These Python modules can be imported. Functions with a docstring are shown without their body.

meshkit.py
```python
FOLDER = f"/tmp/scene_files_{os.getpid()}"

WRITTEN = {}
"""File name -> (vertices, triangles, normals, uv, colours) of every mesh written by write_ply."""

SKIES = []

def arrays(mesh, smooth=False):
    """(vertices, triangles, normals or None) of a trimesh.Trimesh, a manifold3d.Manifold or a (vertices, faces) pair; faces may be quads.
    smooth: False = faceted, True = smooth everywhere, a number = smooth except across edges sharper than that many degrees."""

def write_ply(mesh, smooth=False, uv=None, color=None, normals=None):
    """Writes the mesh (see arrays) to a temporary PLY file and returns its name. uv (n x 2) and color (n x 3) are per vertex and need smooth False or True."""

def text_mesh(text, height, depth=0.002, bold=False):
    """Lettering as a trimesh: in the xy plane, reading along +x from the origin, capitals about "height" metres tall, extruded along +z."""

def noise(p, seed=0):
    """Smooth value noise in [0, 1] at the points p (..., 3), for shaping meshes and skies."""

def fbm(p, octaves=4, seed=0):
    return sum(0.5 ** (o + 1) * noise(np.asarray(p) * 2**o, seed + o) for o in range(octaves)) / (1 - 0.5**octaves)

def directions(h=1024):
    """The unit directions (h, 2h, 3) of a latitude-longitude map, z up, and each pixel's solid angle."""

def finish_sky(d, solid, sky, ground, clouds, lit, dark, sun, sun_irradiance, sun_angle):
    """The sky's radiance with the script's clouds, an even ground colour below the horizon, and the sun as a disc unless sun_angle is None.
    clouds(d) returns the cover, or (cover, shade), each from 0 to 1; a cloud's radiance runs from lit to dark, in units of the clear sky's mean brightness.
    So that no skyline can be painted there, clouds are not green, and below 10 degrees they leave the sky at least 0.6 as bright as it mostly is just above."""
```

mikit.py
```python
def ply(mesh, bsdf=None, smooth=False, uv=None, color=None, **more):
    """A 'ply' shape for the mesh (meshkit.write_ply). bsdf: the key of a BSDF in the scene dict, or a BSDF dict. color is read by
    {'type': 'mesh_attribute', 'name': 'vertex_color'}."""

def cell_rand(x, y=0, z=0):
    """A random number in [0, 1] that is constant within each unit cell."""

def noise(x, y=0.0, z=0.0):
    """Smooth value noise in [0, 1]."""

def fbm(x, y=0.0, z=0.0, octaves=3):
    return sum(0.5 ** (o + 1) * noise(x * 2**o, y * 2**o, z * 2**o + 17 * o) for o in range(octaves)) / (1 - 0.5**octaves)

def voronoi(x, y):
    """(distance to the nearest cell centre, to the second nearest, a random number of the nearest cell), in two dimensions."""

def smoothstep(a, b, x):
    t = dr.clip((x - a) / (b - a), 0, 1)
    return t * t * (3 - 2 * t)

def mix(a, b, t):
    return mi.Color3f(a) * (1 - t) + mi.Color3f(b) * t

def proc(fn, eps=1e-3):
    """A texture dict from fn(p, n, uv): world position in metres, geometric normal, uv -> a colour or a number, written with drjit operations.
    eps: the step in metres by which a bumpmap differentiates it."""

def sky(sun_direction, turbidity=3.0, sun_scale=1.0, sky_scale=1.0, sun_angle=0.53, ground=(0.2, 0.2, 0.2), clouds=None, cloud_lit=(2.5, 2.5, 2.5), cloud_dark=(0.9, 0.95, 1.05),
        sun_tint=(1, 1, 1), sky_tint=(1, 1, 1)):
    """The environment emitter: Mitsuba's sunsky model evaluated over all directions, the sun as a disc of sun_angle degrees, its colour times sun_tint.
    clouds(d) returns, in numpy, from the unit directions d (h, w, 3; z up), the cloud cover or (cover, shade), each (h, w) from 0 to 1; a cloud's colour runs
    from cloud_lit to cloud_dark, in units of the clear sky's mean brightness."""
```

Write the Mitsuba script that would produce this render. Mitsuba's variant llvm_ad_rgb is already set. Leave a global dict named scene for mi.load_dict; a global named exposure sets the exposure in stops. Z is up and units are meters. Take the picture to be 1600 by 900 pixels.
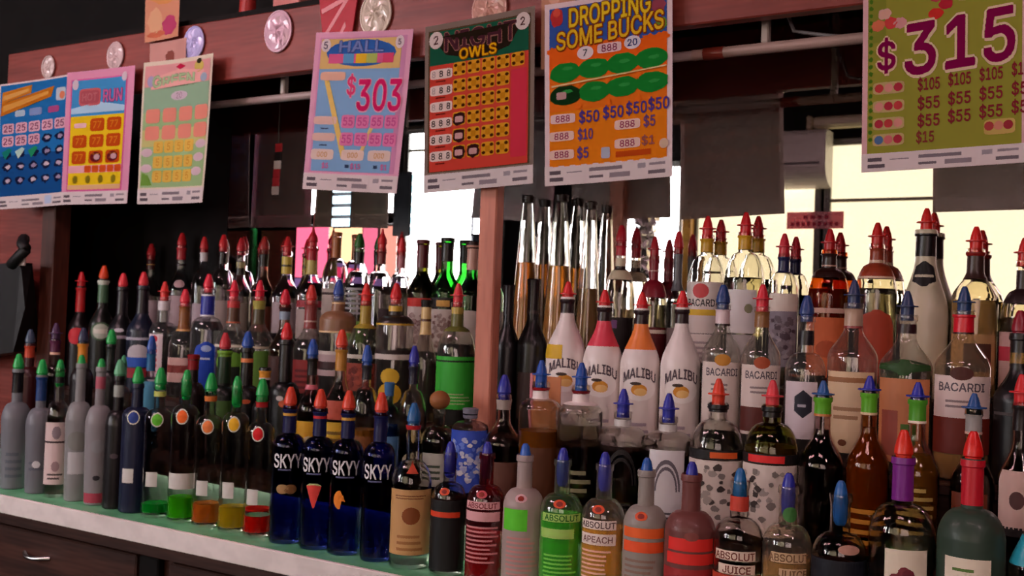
import math, random
import numpy as np, trimesh
import mitsuba as mi, mikit, meshkit

T = mi.ScalarTransform4f
random.seed(7)
rng = np.random.RandomState(11)
scene, labels = {}, {}

# ------------------------------------------------------------------ camera, lamps, exposure
EYE = (0.0, 0.0, 1.46)
scene['camera'] = {'type': 'thinlens', 'fov': 52.09, 'fov_axis': 'x', 'aperture_radius': 0.0016, 'focus_distance': 1.45,
                   'to_world': T().look_at(origin=list(EYE), target=[EYE[0] - 0.5223578, EYE[1] + 0.85241046, EYE[2] + 0.02321079], up=[-0.01855542, -0.03857542, 0.9990834])}
exposure = -0.05
GLOBE = (15.0, 9.8, 10.6)
GLOBES = [(-2.35, 0.98, 2.42, 0.17), (0.75, 0.70, 2.40, 0.17)]  # out of view: left placed for the shoulder highlights, right one added to match
STRIP = (11.0, 9.6, 8.4)            # light strip under the lip of the lowest tier
LAMP = (7.5, 4.2, 4.6)             # pinkish white light of the ceiling panels
LAMPS = [(-3.3, -2.0, -0.1, 0.32), (-0.7, 0.3, -0.1, 0.25)]
COOL = (13.4, 12.8, 13.2)             # daylight in the far window
WARM = (1.55, 1.28, 0.82)            # daylight through the blinds of the near windows
COUNTER, BACK, CEIL = 0.92, 2.395, 3.30

# ------------------------------------------------------------------ helpers
def lin(c):
    if isinstance(c, str):
        c = [int(c[i:i + 2], 16) / 255 for i in (1, 3, 5)]
    return np.array([x / 12.92 if x <= 0.04045 else ((x + 0.055) / 1.055) ** 2.4 for x in c])

def att(name='vertex_color'):
    return {'type': 'mesh_attribute', 'name': name}

def wood(c0, c1, axis, scale=1.0):
    a, b = lin(c0).tolist(), lin(c1).tolist()
    def fn(p, n, uv):
        q = [p.x * 22 * scale, p.y * 22 * scale, p.z * 22 * scale]
        q[axis] = q[axis] * 0.07
        g = mikit.fbm(q[0], q[1], q[2], 4)
        s = mikit.noise(p.x * 160 * (0.1 if axis == 0 else 1), p.y * 160, p.z * 160 * (0.1 if axis == 2 else 1))
        k = mikit.noise(p.x * 6, p.y * 6, p.z * 6)
        return mikit.mix(a, b, mikit.smoothstep(0.25, 0.75, 0.65 * g + 0.2 * s + 0.15 * k))
    return mikit.proc(fn)

def worn(c0, c1, scale):
    a, b = lin(c0).tolist(), lin(c1).tolist()
    def fn(p, n, uv):
        return mikit.mix(a, b, mikit.smoothstep(0.35, 0.7, mikit.fbm(p.x * scale, p.y * scale, p.z * scale, 4)))
    return mikit.proc(fn)

def two(d):
    return {'type': 'twosided', 'bsdf': d}

scene['mat_paint'] = two({'type': 'principled', 'base_color': att(), 'roughness': 0.32, 'specular': 0.5})
scene['mat_label'] = two({'type': 'principled', 'base_color': att(), 'roughness': 0.55, 'specular': 0.4})
scene['mat_paper'] = {'type': 'principledthin', 'base_color': att(), 'roughness': 0.6, 'diff_trans': 0.55, 'eta': 1.3}
scene['mat_glass'] = {'type': 'blendbsdf', 'weight': 0.025, 'a': {'type': 'thindielectric', 'int_ior': 1.55, 'specular_transmittance': att()}, 'b': two({'type': 'diffuse', 'reflectance': att()})}   # small diffuse share paints a greyish haze onto the glass
scene['mat_solid'] = {'type': 'dielectric', 'int_ior': 1.5, 'specular_transmittance': att()}
scene['mat_spirit'] = {'type': 'dielectric', 'int_ior': 1.34, 'specular_transmittance': att()}
scene['mat_liquid'] = {'type': 'blendbsdf', 'weight': 0.62, 'a': {'type': 'dielectric', 'int_ior': 1.36, 'specular_transmittance': att()}, 'b': {'type': 'diffuse', 'reflectance': att()}}  # diffuse share stands in for light glowing through the liquid
scene['mat_frost'] = {'type': 'blendbsdf', 'weight': 0.62, 'a': {'type': 'thindielectric', 'int_ior': 1.5, 'specular_transmittance': att()},
                      'b': two({'type': 'principled', 'base_color': att(), 'roughness': 0.42, 'specular': 0.5})}
scene['mat_mirror'] = two({'type': 'conductor', 'material': 'none', 'specular_reflectance': {'type': 'rgb', 'value': [0.80, 0.80, 0.79]}})
scene['mat_metal'] = two({'type': 'roughconductor', 'material': 'Al', 'alpha': 0.18})
scene['mat_facet'] = two({'type': 'principled', 'base_color': att(), 'roughness': 0.12, 'specular': 0.8, 'clearcoat': 0.6})
scene['mat_beam'] = two({'type': 'principled', 'base_color': wood('#8a382e', '#6c271f', 0), 'roughness': 0.5})
scene['mat_post'] = two({'type': 'principled', 'base_color': wood('#cc8068', '#aa604a', 2), 'roughness': 0.55})
scene['mat_cabinet'] = two({'type': 'principled', 'base_color': wood('#4a2a20', '#2c1610', 0), 'roughness': 0.42})
scene['mat_jamb'] = two({'type': 'principled', 'base_color': wood('#5e2c1a', '#3a180e', 2), 'roughness': 0.5})
scene['mat_top'] = two({'type': 'principled', 'base_color': worn('#74c090', '#5ca878', 14.0), 'roughness': 0.35, 'specular': 0.5})
scene['mat_riser'] = two({'type': 'principled', 'base_color': worn('#7c9484', '#6a8474', 12.0), 'roughness': 0.5})
scene['mat_edge'] = two({'type': 'principled', 'base_color': worn('#ece4e0', '#e2dad6', 24.0), 'roughness': 0.45})
scene['mat_wall'] = two({'type': 'principled', 'base_color': worn('#4a2f28', '#3a231e', 5.0), 'roughness': 0.7})
scene['mat_dark'] = two({'type': 'principled', 'base_color': worn('#15100f', '#0e0b0b', 6.0), 'roughness': 0.8, 'specular': 0.2})

def flat(v, f):
    v, f = np.asarray(v, float), np.asarray(f, int)
    return v[f].reshape(-1, 3), np.arange(len(f) * 3).reshape(-1, 3)

def box(x0, x1, y0, y1, z0, z1, ch=0.0):
    if ch <= 0:
        m = trimesh.creation.box(bounds=[[x0, y0, z0], [x1, y1, z1]])
        return flat(m.vertices, m.faces)
    pts = []
    for k in range(3):
        for sx in (0, 1):
            for sy in (0, 1):
                for sz in (0, 1):
                    p = [(x1 if sx else x0), (y1 if sy else y0), (z1 if sz else z0)]
                    for j, s in ((0, sx), (1, sy), (2, sz)):
                        if j != k:
                            p[j] += -ch if s else ch
                    pts.append(p)
    h = trimesh.convex.convex_hull(np.array(pts))
    return flat(h.vertices, h.faces)

def lathe(prof, seg=20, closed_angle=35.0):
    """prof: (r, z) going up; sharp corners get two rings so that normals stay crisp."""
    rings, breaks = [], []
    n = len(prof)
    for i, (r, z) in enumerate(prof):
        rings.append((r, z))
        if 0 < i < n - 1:
            a = math.atan2(z - prof[i - 1][1], r - prof[i - 1][0]); b = math.atan2(prof[i + 1][1] - z, prof[i + 1][0] - r)
            d = abs((b - a + math.pi) % (2 * math.pi) - math.pi)
            if math.degrees(d) > closed_angle:
                breaks.append(len(rings) - 1); rings.append((r, z))
    t = np.arange(seg) * 2 * math.pi / seg
    v = np.array([[max(r, 1e-5) * math.cos(a), max(r, 1e-5) * math.sin(a), z] for r, z in rings for a in t])
    f = []
    for i in range(len(rings) - 1):
        if i in breaks:
            continue
        for j in range(seg):
            k = (j + 1) % seg
            a, b, c, d = i * seg + j, i * seg + k, (i + 1) * seg + k, (i + 1) * seg + j
            if rings[i][0] > 1e-4: f.append([a, b, c])
            if rings[i + 1][0] > 1e-4: f.append([a, c, d])
    return v, np.array(f)

def tube(points, radius, seg=8):
    p = np.array(points, float)
    rad = np.broadcast_to(radius, (len(p),))
    t = np.gradient(p, axis=0); t /= np.linalg.norm(t, axis=1, keepdims=True)
    ref = np.eye(3)[np.argmin(np.abs(t).max(0))]
    v, f = [], []
    for i in range(len(p)):
        a = np.cross(t[i], ref); a /= np.linalg.norm(a); b = np.cross(t[i], a)
        for j in range(seg):
            g = 2 * math.pi * j / seg
            v.append(p[i] + rad[i] * (math.cos(g) * a + math.sin(g) * b))
    for i in range(len(p) - 1):
        for j in range(seg):
            k = (j + 1) % seg
            f += [[i * seg + j, i * seg + k, (i + 1) * seg + k], [i * seg + j, (i + 1) * seg + k, (i + 1) * seg + j]]
    for e, s in ((0, -1), (len(p) - 1, 1)):
        c = len(v); v.append(p[e])
        for j in range(seg):
            q = [e * seg + j, e * seg + (j + 1) % seg, c]
            f.append(q if s > 0 else q[::-1])
    return np.array(v), np.array(f)

class Mesh:
    """Collects pieces of ONE part, each with its own colour."""
    def __init__(self): self.v, self.f, self.c, self.n = [], [], [], 0
    def add(self, vf, col='#ffffff'):
        v, f = vf
        if not len(f): return self
        self.v.append(np.asarray(v, float)); self.f.append(np.asarray(f) + self.n); self.n += len(v)
        self.c.append(np.tile(lin(col), (len(v), 1)))
        return self
    def put(self, key, mat, smooth=True, at=None, **more):
        v = np.vstack(self.v)
        if at is not None: v = v + np.asarray(at)
        scene[key] = mikit.ply((v, np.vstack(self.f)), mat, smooth=smooth, color=np.vstack(self.c), **more)

def put(key, vf, mat, col='#ffffff', smooth=True, **more):
    Mesh().add(vf, col).put(key, mat, smooth, **more)

used = {}
def name(base):
    n = used.get(base, -1) + 1; used[base] = n
    return base if n == 0 else f'{base}_{n:03d}'

def thing(base, label=None, cat=None, group=None, kind=None):
    key = name(base); d = {}
    if label: d['label'] = label
    if cat: d['category'] = cat
    if group: d['group'] = group
    if kind: d['kind'] = kind
    labels[key] = d
    return key

def part(holder, base):
    return name(holder + '__' + base)

TEXT = {}
def text2d(s):
    """Flat lettering: capitals one unit tall, centred on the origin."""
    if s not in TEXT:
        m = meshkit.text_mesh(s, 1.0, depth=0.1, bold=True)
        keep = m.face_normals[:, 2] > 0.5
        v = np.array(m.vertices)[:, :2]; f = np.array(m.faces)[keep]
        u, inv = np.unique(f, return_inverse=True)
        v = v[u]; f = inv.reshape(-1, 3)
        lo, hi = v.min(0), v.max(0)
        TEXT[s] = ((v - (lo + hi) / 2), f)
    return TEXT[s]

# ------------------------------------------------------------------ the room
def struct(key, vf, mat, col='#ffffff'):
    put(key, vf, mat, col, smooth=False); labels[key] = {'kind': 'structure'}

struct('floor', box(-8.6, 3.4, -2.9, 2.6, -0.1, 0.0), 'mat_dark')
struct('ceiling', box(-8.6, 3.4, -2.9, 2.6, CEIL, CEIL + 0.1), 'mat_dark')
struct('wall_back', box(-8.6, 3.4, BACK + 0.03, BACK + 0.2, 0, CEIL), 'mat_dark')
struct('wall_left', box(-8.7, -8.5, -2.9, 2.6, 0, CEIL), 'mat_wall')
struct('wall_right', box(3.3, 3.5, -2.9, 2.6, 0, CEIL), 'mat_wall')
struct('wall_front', box(-8.6, 3.4, -2.95, -2.72, 0, CEIL), 'mat_dark')

def window(n, x0, x1, z0, z1, glow, uprights=(), rails=()):
    key = f'window_{n}'; labels[key] = {'kind': 'structure'}
    y0, y1 = -2.72, -2.66
    t = 0.045
    for a in ((x0 - t, x0, z0 - t, z1 + t), (x1, x1 + t, z0 - t, z1 + t), (x0, x1, z0 - t, z0), (x0, x1, z1, z1 + t)):
        put(part(key, 'frame'), box(a[0], a[1], y0, y1, a[2], a[3], 0.004), 'mat_paint', '#5a5a54', smooth=False)
    put(part(key, 'pane'), box(x0, x1, -2.715, -2.70, z0, z1), 'mat_paint', '#ffffff', smooth=False, emitter={'type': 'area', 'radiance': {'type': 'rgb', 'value': list(glow)}})
    for u in uprights: put(part(key, 'mullion'), box(u - 0.015, u + 0.015, -2.70, -2.67, z0, z1, 0.003), 'mat_paint', '#6a685c', smooth=False)
    for z in rails: put(part(key, 'rail'), box(x0, x1, -2.70, -2.67, z - 0.011, z + 0.011, 0.003), 'mat_paint', '#8a866c', smooth=False)

window(1, -5.70, -4.74, 1.30, 3.05, COOL, (), (2.87,))
window(5, -7.35, -5.84, 2.32, 3.10, COOL)  # unseen window, added to widen the highlights on the bottles
window(2, -3.72, -3.10, 1.30, 2.62, COOL, (), ())
window(3, -2.95, -2.07, 1.30, 2.62, WARM, (), ())
window(4, -1.96, -0.30, 1.10, 2.72, WARM, (), (2.33,))
window(6, 0.25, 2.75, 0.95, 2.72, (2.6, 1.9, 1.75), (1.5,), (2.33,))  # unseen window, added to light counter and front row from the front
# shelving that shows dark against the far window
k = thing('window_rack', 'dark wire rack standing in the bright window mirrored left of the post', 'rack')
m = Mesh()
for z in (1.62, 1.78, 1.94, 2.10, 2.26): m.add(box(-4.98, -4.72, -2.64, -2.62, z, z + 0.014), '#3c444c')
for x in (-4.97, -4.86): m.add(box(x, x + 0.012, -2.64, -2.62, 1.3, 2.30), '#3c444c')
m.add(box(-4.94, -4.72, -2.62, -2.60, 1.98, 2.10), '#5a6a78')
m.put(k, 'mat_paint', False)
k = thing('air_conditioner', 'white air conditioner with rounded lower edge mirrored before the warm window', 'air conditioner')
prof = [(0, 0.40), (0.17, 0.40), (0.19, 0.37), (0.19, 0.16)] + [(0.19 * math.cos(a), 0.16 - 0.15 * math.sin(a)) for a in np.linspace(0.1, 1.5, 8)] + [(0, 0.01)]
pg = trimesh.creation.extrude_polygon(__import__('shapely').Polygon(prof), 0.62, engine='earcut')
v = np.array(pg.vertices); v = np.stack([v[:, 2] - 2.56, v[:, 0] - 2.62, v[:, 1] + 2.40], 1)
put(part(k, 'casing'), flat(v, pg.faces), 'mat_paint', '#d8d4cc', False)
put(part(k, 'air_slot'), box(-2.52, -1.98, -2.435, -2.425, 2.56, 2.575), 'mat_paint', '#2a2826', False)
k = thing('window_sign', 'small pink sign with red print mirrored in the warm window', 'sign')
put(part(k, 'board'), box(-2.26, -1.86, -2.655, -2.645, 2.13, 2.25), 'mat_paper', '#f0b0b8', False)
m = Mesh()
for i, x in enumerate(np.linspace(-2.23, -1.92, 9)): m.add(box(x, x + 0.024, -2.645, -2.643, 2.15, 2.175 + 0.006 * (i % 2)), '#c04a60')
for x in (-2.14, -2.09, -2.04, -1.99): m.add(box(x, x + 0.03, -2.645, -2.643, 2.20, 2.225), '#c04a60')
m.put(part(k, 'print'), 'mat_paper', False)
k = thing('window_valance', 'cream tube light housing along the top of the mirrored warm windows', 'light')
put(part(k, 'housing'), box(-2.06, -0.4, -2.60, -2.50, 2.82, 2.90, 0.02), 'mat_paint', '#d8cfae', False)
put(part(k, 'end_cap'), box(-2.10, -2.06, -2.605, -2.495, 2.81, 2.91, 0.01), 'mat_paint', '#b8aa88', False)
k = thing('window_post', 'yellowish wooden post mirrored between the two window groups', 'post')
put(k, box(-3.04, -2.97, -2.66, -2.58, 0, 2.62, 0.006), 'mat_paint', '#b8863c', False)

# glowing signs on the far side of the room, seen in the mirror
def glow(key, vf, c, col='#ffffff'):
    put(key, vf, 'mat_paint', col, False, emitter={'type': 'area', 'radiance': {'type': 'rgb', 'value': list(c)}})
k = thing('illuminated_sign', 'large pink and orange illuminated sign mirrored behind the top tier', 'sign')
put(part(k, 'case'), box(-6.98, -5.72, -2.70, -2.62, 1.50, 2.22, 0.01), 'mat_paint', '#2a1a20', False)
glow(part(k, 'pink_panel'), box(-6.95, -6.55, -2.615, -2.605, 1.72, 2.19), (2.0, 0.26, 0.5))
glow(part(k, 'orange_panel'), box(-6.54, -6.16, -2.615, -2.605, 1.86, 2.19), (2.6, 1.3, 0.7))
glow(part(k, 'red_band'), box(-6.54, -6.16, -2.615, -2.605, 1.72, 1.85), (1.1, 0.03, 0.16))
glow(part(k, 'rose_panel'), box(-6.14, -5.98, -2.615, -2.605, 1.76, 2.19), (1.3, 0.22, 0.4))
glow(part(k, 'salmon_panel'), box(-5.94, -5.75, -2.615, -2.605, 1.72, 2.19), (1.4, 0.5, 0.38))
glow(part(k, 'violet_panel'), box(-6.95, -5.75, -2.615, -2.605, 1.52, 1.71), (0.22, 0.12, 0.34))
k = thing('wood_panel', 'reddish brown boards on the far wall mirrored at the left of the top tier', 'panelling')
for x in (-8.42, -7.98, -7.46): put(part(k, 'board'), box(x, x + 0.43, -2.70, -2.65, 0.9, 2.17, 0.006), 'mat_post', smooth=False)
k = thing('green_pole', 'dark green pole mirrored between the reddish boards', 'pole')
put(k, box(-7.53, -7.47, -2.62, -2.56, 0, 2.19, 0.01), 'mat_paint', '#1f7a3a', False)

# silver tinsel, hung from the ceiling opposite the mirror
def tinsel(path, r, label):
    k = thing('tinsel_garland', label, 'garland')
    p = np.array(path, float); n = max(8, int(np.linalg.norm(np.diff(p, axis=0), axis=1).sum() / 0.02))
    s = np.linspace(0, len(p) - 1, n); q = np.stack([np.interp(s, np.arange(len(p)), p[:, i]) for i in range(3)], 1)
    v, f = tube(q, r, 12)
    v = v + (rng.rand(len(v), 3) - 0.5) * r * 0.9
    put(k, flat(v, f), 'mat_metal', smooth=False)
tinsel([(-3.27, -2.45, CEIL), (-3.28, -2.44, 2.6), (-3.27, -2.45, 1.75)], 0.075, 'silver tinsel garland hanging straight down, mirrored right of the tall bottles')
tinsel([(-2.3, -1.0, 2.60), (-2.02, -1.0, 2.68), (-1.78, -1.0, 2.80), (-1.5, -1.0, 2.96), (-1.2, -1.0, CEIL)], 0.03, 'thin silver tinsel garland rising to the dark ceiling in the mirror')

# lamps on the ceiling, in front of the bar
for n, (x0, x1, y0, y1) in enumerate(LAMPS):
    k = thing('ceiling_light', 'pinkish white ceiling light panel above the bar, the ' + ('left' if n == 0 else 'right') + ' one of two', 'light')
    put(part(k, 'housing'), box(x0 - .03, x1 + .03, y0 - .03, y1 + .03, CEIL - .05, CEIL - .001, .004), 'mat_paint', '#2a2422', False)
    glow(part(k, 'diffuser'), box(x0, x1, y0, y1, CEIL - .056, CEIL - .0505), LAMP)

for n, (x, y, z, r) in enumerate(GLOBES):
    k = thing('pendant_lamp', 'unseen round pendant lamp with white glass globe above the bar, ' + ('left' if n == 0 else 'right') + ' of the camera', 'lamp')
    b = trimesh.creation.icosphere(3, r)
    glow(part(k, 'globe'), (np.array(b.vertices) + [x, y, z], b.faces), GLOBE)
    put(part(k, 'cord'), tube([(x, y, z + r + .06), (x, y, (z + CEIL) / 2), (x, y, CEIL)], 0.006, 6), 'mat_paint', '#141416')
    v, f = lathe([(0.055, 0.0), (0.05, 0.05), (0.012, 0.07), (0, 0.07)], 16)
    put(part(k, 'cap'), (v + [x, y, z + r - 0.012], f), 'mat_paint', '#2a2628')

# ------------------------------------------------------------------ back bar: counter, cabinet, tiers, mirrors, beam
X0, X1 = -2.96, 0.62
k = thing('back_bar_counter', 'green topped counter with pale edge band carrying the front row of bottles', 'counter')
put(part(k, 'top'), box(X0 - 0.9, X1, 1.712, 1.92, COUNTER - 0.045, COUNTER), 'mat_top', smooth=False)
put(part(k, 'edge_band'), box(X0 - 0.9, X1, 1.700, 1.712, COUNTER - 0.046, COUNTER + 0.001, 0.002), 'mat_edge', smooth=False)
labels[k + '__edge_band'] = {'label': 'pale laminate edge band'}
k = thing('back_bar_cabinet', 'dark brown wooden cabinet with drawers under the counter', 'cabinet')
put(part(k, 'carcass'), box(X0 - 0.9, X1, 1.76, 1.92, 0.0, COUNTER - 0.046), 'mat_cabinet', smooth=False)
put(part(k, 'top_rail'), box(X0 - 0.9, X1, 1.735, 1.76, COUNTER - 0.085, COUNTER - 0.046, 0.002), 'mat_cabinet', smooth=False)
for i, x in enumerate(np.arange(X0 - 0.87, X1 - 0.4, 0.90)):
    d = part(k, 'drawer')
    put(d, box(x + 0.03, x + 0.81, 1.738, 1.76, 0.66, COUNTER - 0.09, 0.004), 'mat_cabinet', smooth=False)
    for hx in ((x + 0.42,)):
        pts = [(hx - 0.055 + 0.11 * t, 1.738 - 0.022 * math.sin(math.pi * t), 0.772 - 0.004 * math.sin(math.pi * t)) for t in np.linspace(0, 1, 9)]
        put(d + '__handle', tube(pts, 0.006, 8), 'mat_metal')
    put(part(k, 'door'), box(x + 0.03, x + 0.81, 1.738, 1.76, 0.08, 0.65, 0.004), 'mat_cabinet', smooth=False)
    put(part(k, 'stile'), box(x + 0.82, x + 0.89, 1.738, 1.76, 0.0, COUNTER - 0.087, 0.004), 'mat_dark', smooth=False)

k = thing('tiered_shelf', 'dark stepped shelf of three tiers holding bottles behind the front row', 'shelf')
for i, (y0, y1, z) in enumerate(((1.875, 2.04, 0.12), (2.045, 2.25, 0.255), (2.255, BACK - 0.002, 0.39))):
    put(part(k, 'tread'), box(X0, X1, y0 - 0.008, y1, COUNTER + z - 0.018, COUNTER + z, 0.002), 'mat_cabinet', smooth=False)
    put(part(k, 'riser'), box(X0, X1, y0 + (0.022 if i == 0 else 0), y0 + (0.034 if i == 0 else 0.012), COUNTER + 0.001, COUNTER + z - 0.018), 'mat_riser' if i == 0 else 'mat_cabinet', smooth=False)
put(part(k, 'lip'), box(X0, X1, 1.867, 1.873, COUNTER + 0.084, COUNTER + 0.102), 'mat_cabinet', smooth=False)
k = thing('light_strip', 'slim light strip under the front lip of the lowest tier behind the front row', 'light')
put(part(k, 'channel'), box(X0 + .05, X1, 1.875, 1.889, COUNTER + 0.095, COUNTER + 0.1018), 'mat_paint', '#b8b4b0', False)
glow(part(k, 'diffuser'), box(X0 + .05, X1, 1.8765, 1.8875, COUNTER + 0.0925, COUNTER + 0.0948), STRIP)

for n, (x0, x1) in enumerate(((-2.55, -1.32), (-1.318, X1))):
    k = thing('wall_mirror', ['mirror behind the bottles left of the wooden post', 'mirror behind the bottles right of the wooden post'][n], 'mirror')
    put(k, box(x0, x1, BACK, BACK + 0.006, COUNTER + 0.30, 2.245), 'mat_mirror', smooth=False)
k = thing('wall_board', 'dark brown panel on the wall left of the mirror', 'panel')
put(k, box(X0, -2.552, BACK, BACK + 0.02, COUNTER + 0.30, 2.24), 'mat_dark', smooth=False)

k = thing('wooden_beam', 'reddish brown wooden beam across the top with posters hung on it', 'beam')
put(k, box(-3.22, X1 + 0.3, 2.04, 2.075, 2.074, 2.247, 0.003), 'mat_beam', smooth=False)
k = thing('canopy_board', 'dark board resting on the beam above the mirrors', 'board')
put(k, box(-3.22, X1 + 0.3, 2.06, BACK + 0.025, 2.248, 2.268), 'mat_dark', smooth=False)
k = thing('wooden_post', 'reddish wooden post standing between the two mirrors', 'post')
put(k, box(-1.347, -1.300, 2.040, 2.074, COUNTER + 0.2555, 2.073, 0.003), 'mat_post', smooth=False)
k = thing('end_jamb', 'brown wooden upright at the dark left end of the shelves', 'post')
put(k, box(-3.03, -2.965, 2.06, 2.12, COUNTER, 2.073, 0.003), 'mat_jamb', smooth=False)
k = thing('side_panel', 'reddish brown wall board left of the wooden upright', 'panel')
put(k, box(-3.9, -3.032, 2.10, 2.13, COUNTER, 2.07, 0.002), 'mat_beam', smooth=False)

k = thing('metal_rail', 'pale metal rail running under the beam behind the posters', 'rail')
rz = 2.03
put(part(k, 'rod'), tube([(-2.42, 2.12, rz), (-1.6, 2.12, rz), (-0.86, 2.12, rz)], 0.011, 10), 'mat_paint', '#a89490')
put(part(k, 'rod'), tube([(-0.86, 2.12, rz), (-0.1, 2.12, rz), (0.6, 2.12, rz)], 0.012, 10), 'mat_paint', '#a88c84')
put(part(k, 'coupling'), tube([(-0.835, 2.12, rz), (-0.79, 2.12, rz)], 0.0135, 10), 'mat_paint', '#7a2c22')
for x in (-2.06, -1.35, -0.70, 0.0):
    put(part(k, 'hanger'), box(x - 0.008, x + 0.008, 2.110, 2.130, rz + 0.009, 2.248, 0.003), 'mat_paint', '#b8a8a0', False)
k = thing('cable', 'thin grey cable sagging under the beam left of the green poster', 'cable')
put(k, tube([(-0.72 + 0.5 * t, 2.165, 2.247 - 0.157 * min(1, t * 8) - 0.05 * math.sin(math.pi * t * 0.9)) for t in np.linspace(0, 1, 24)], 0.004, 6), 'mat_paint', '#8a8488')

k = thing('striped_light', 'cyan white striped light hanging before the mirror under the 303 poster', 'light')
put(part(k, 'core'), box(-1.985, -1.920, 2.255, 2.262, 1.680, 1.875, 0.002), 'mat_paint', '#12202a', False)
for i in range(6): glow(part(k, 'stripe'), box(-1.984, -1.921, 2.250, 2.2545, 1.684 + i * 0.032, 1.706 + i * 0.032), (1.2, 2.2, 2.6))
put(part(k, 'cord'), tube([(-1.953, 2.258, 1.874), (-1.953, 2.258, 2.05), (-1.953, 2.258, 2.248)], 0.002, 6), 'mat_paint', '#141416')
k = thing('striped_ornament', 'thin red and white striped ornament hanging before the dark mirror between posters', 'ornament')
for i, c in enumerate(['#d8d0d0', '#c0303c', '#b82a36', '#e8e4e4', '#141012', '#c02c34']):
    put(part(k, 'band'), box(-2.222 + .0015 * i, -2.196 + .0015 * i, 2.250, 2.256, 1.780 + i * 0.0253, 1.805 + i * 0.0253, 0.001), 'mat_label', c, False)
put(part(k, 'cord'), tube([(-2.205, 2.253, 1.931), (-2.205, 2.253, 2.1), (-2.205, 2.253, 2.248)], 0.002, 6), 'mat_paint', '#141416')
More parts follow.
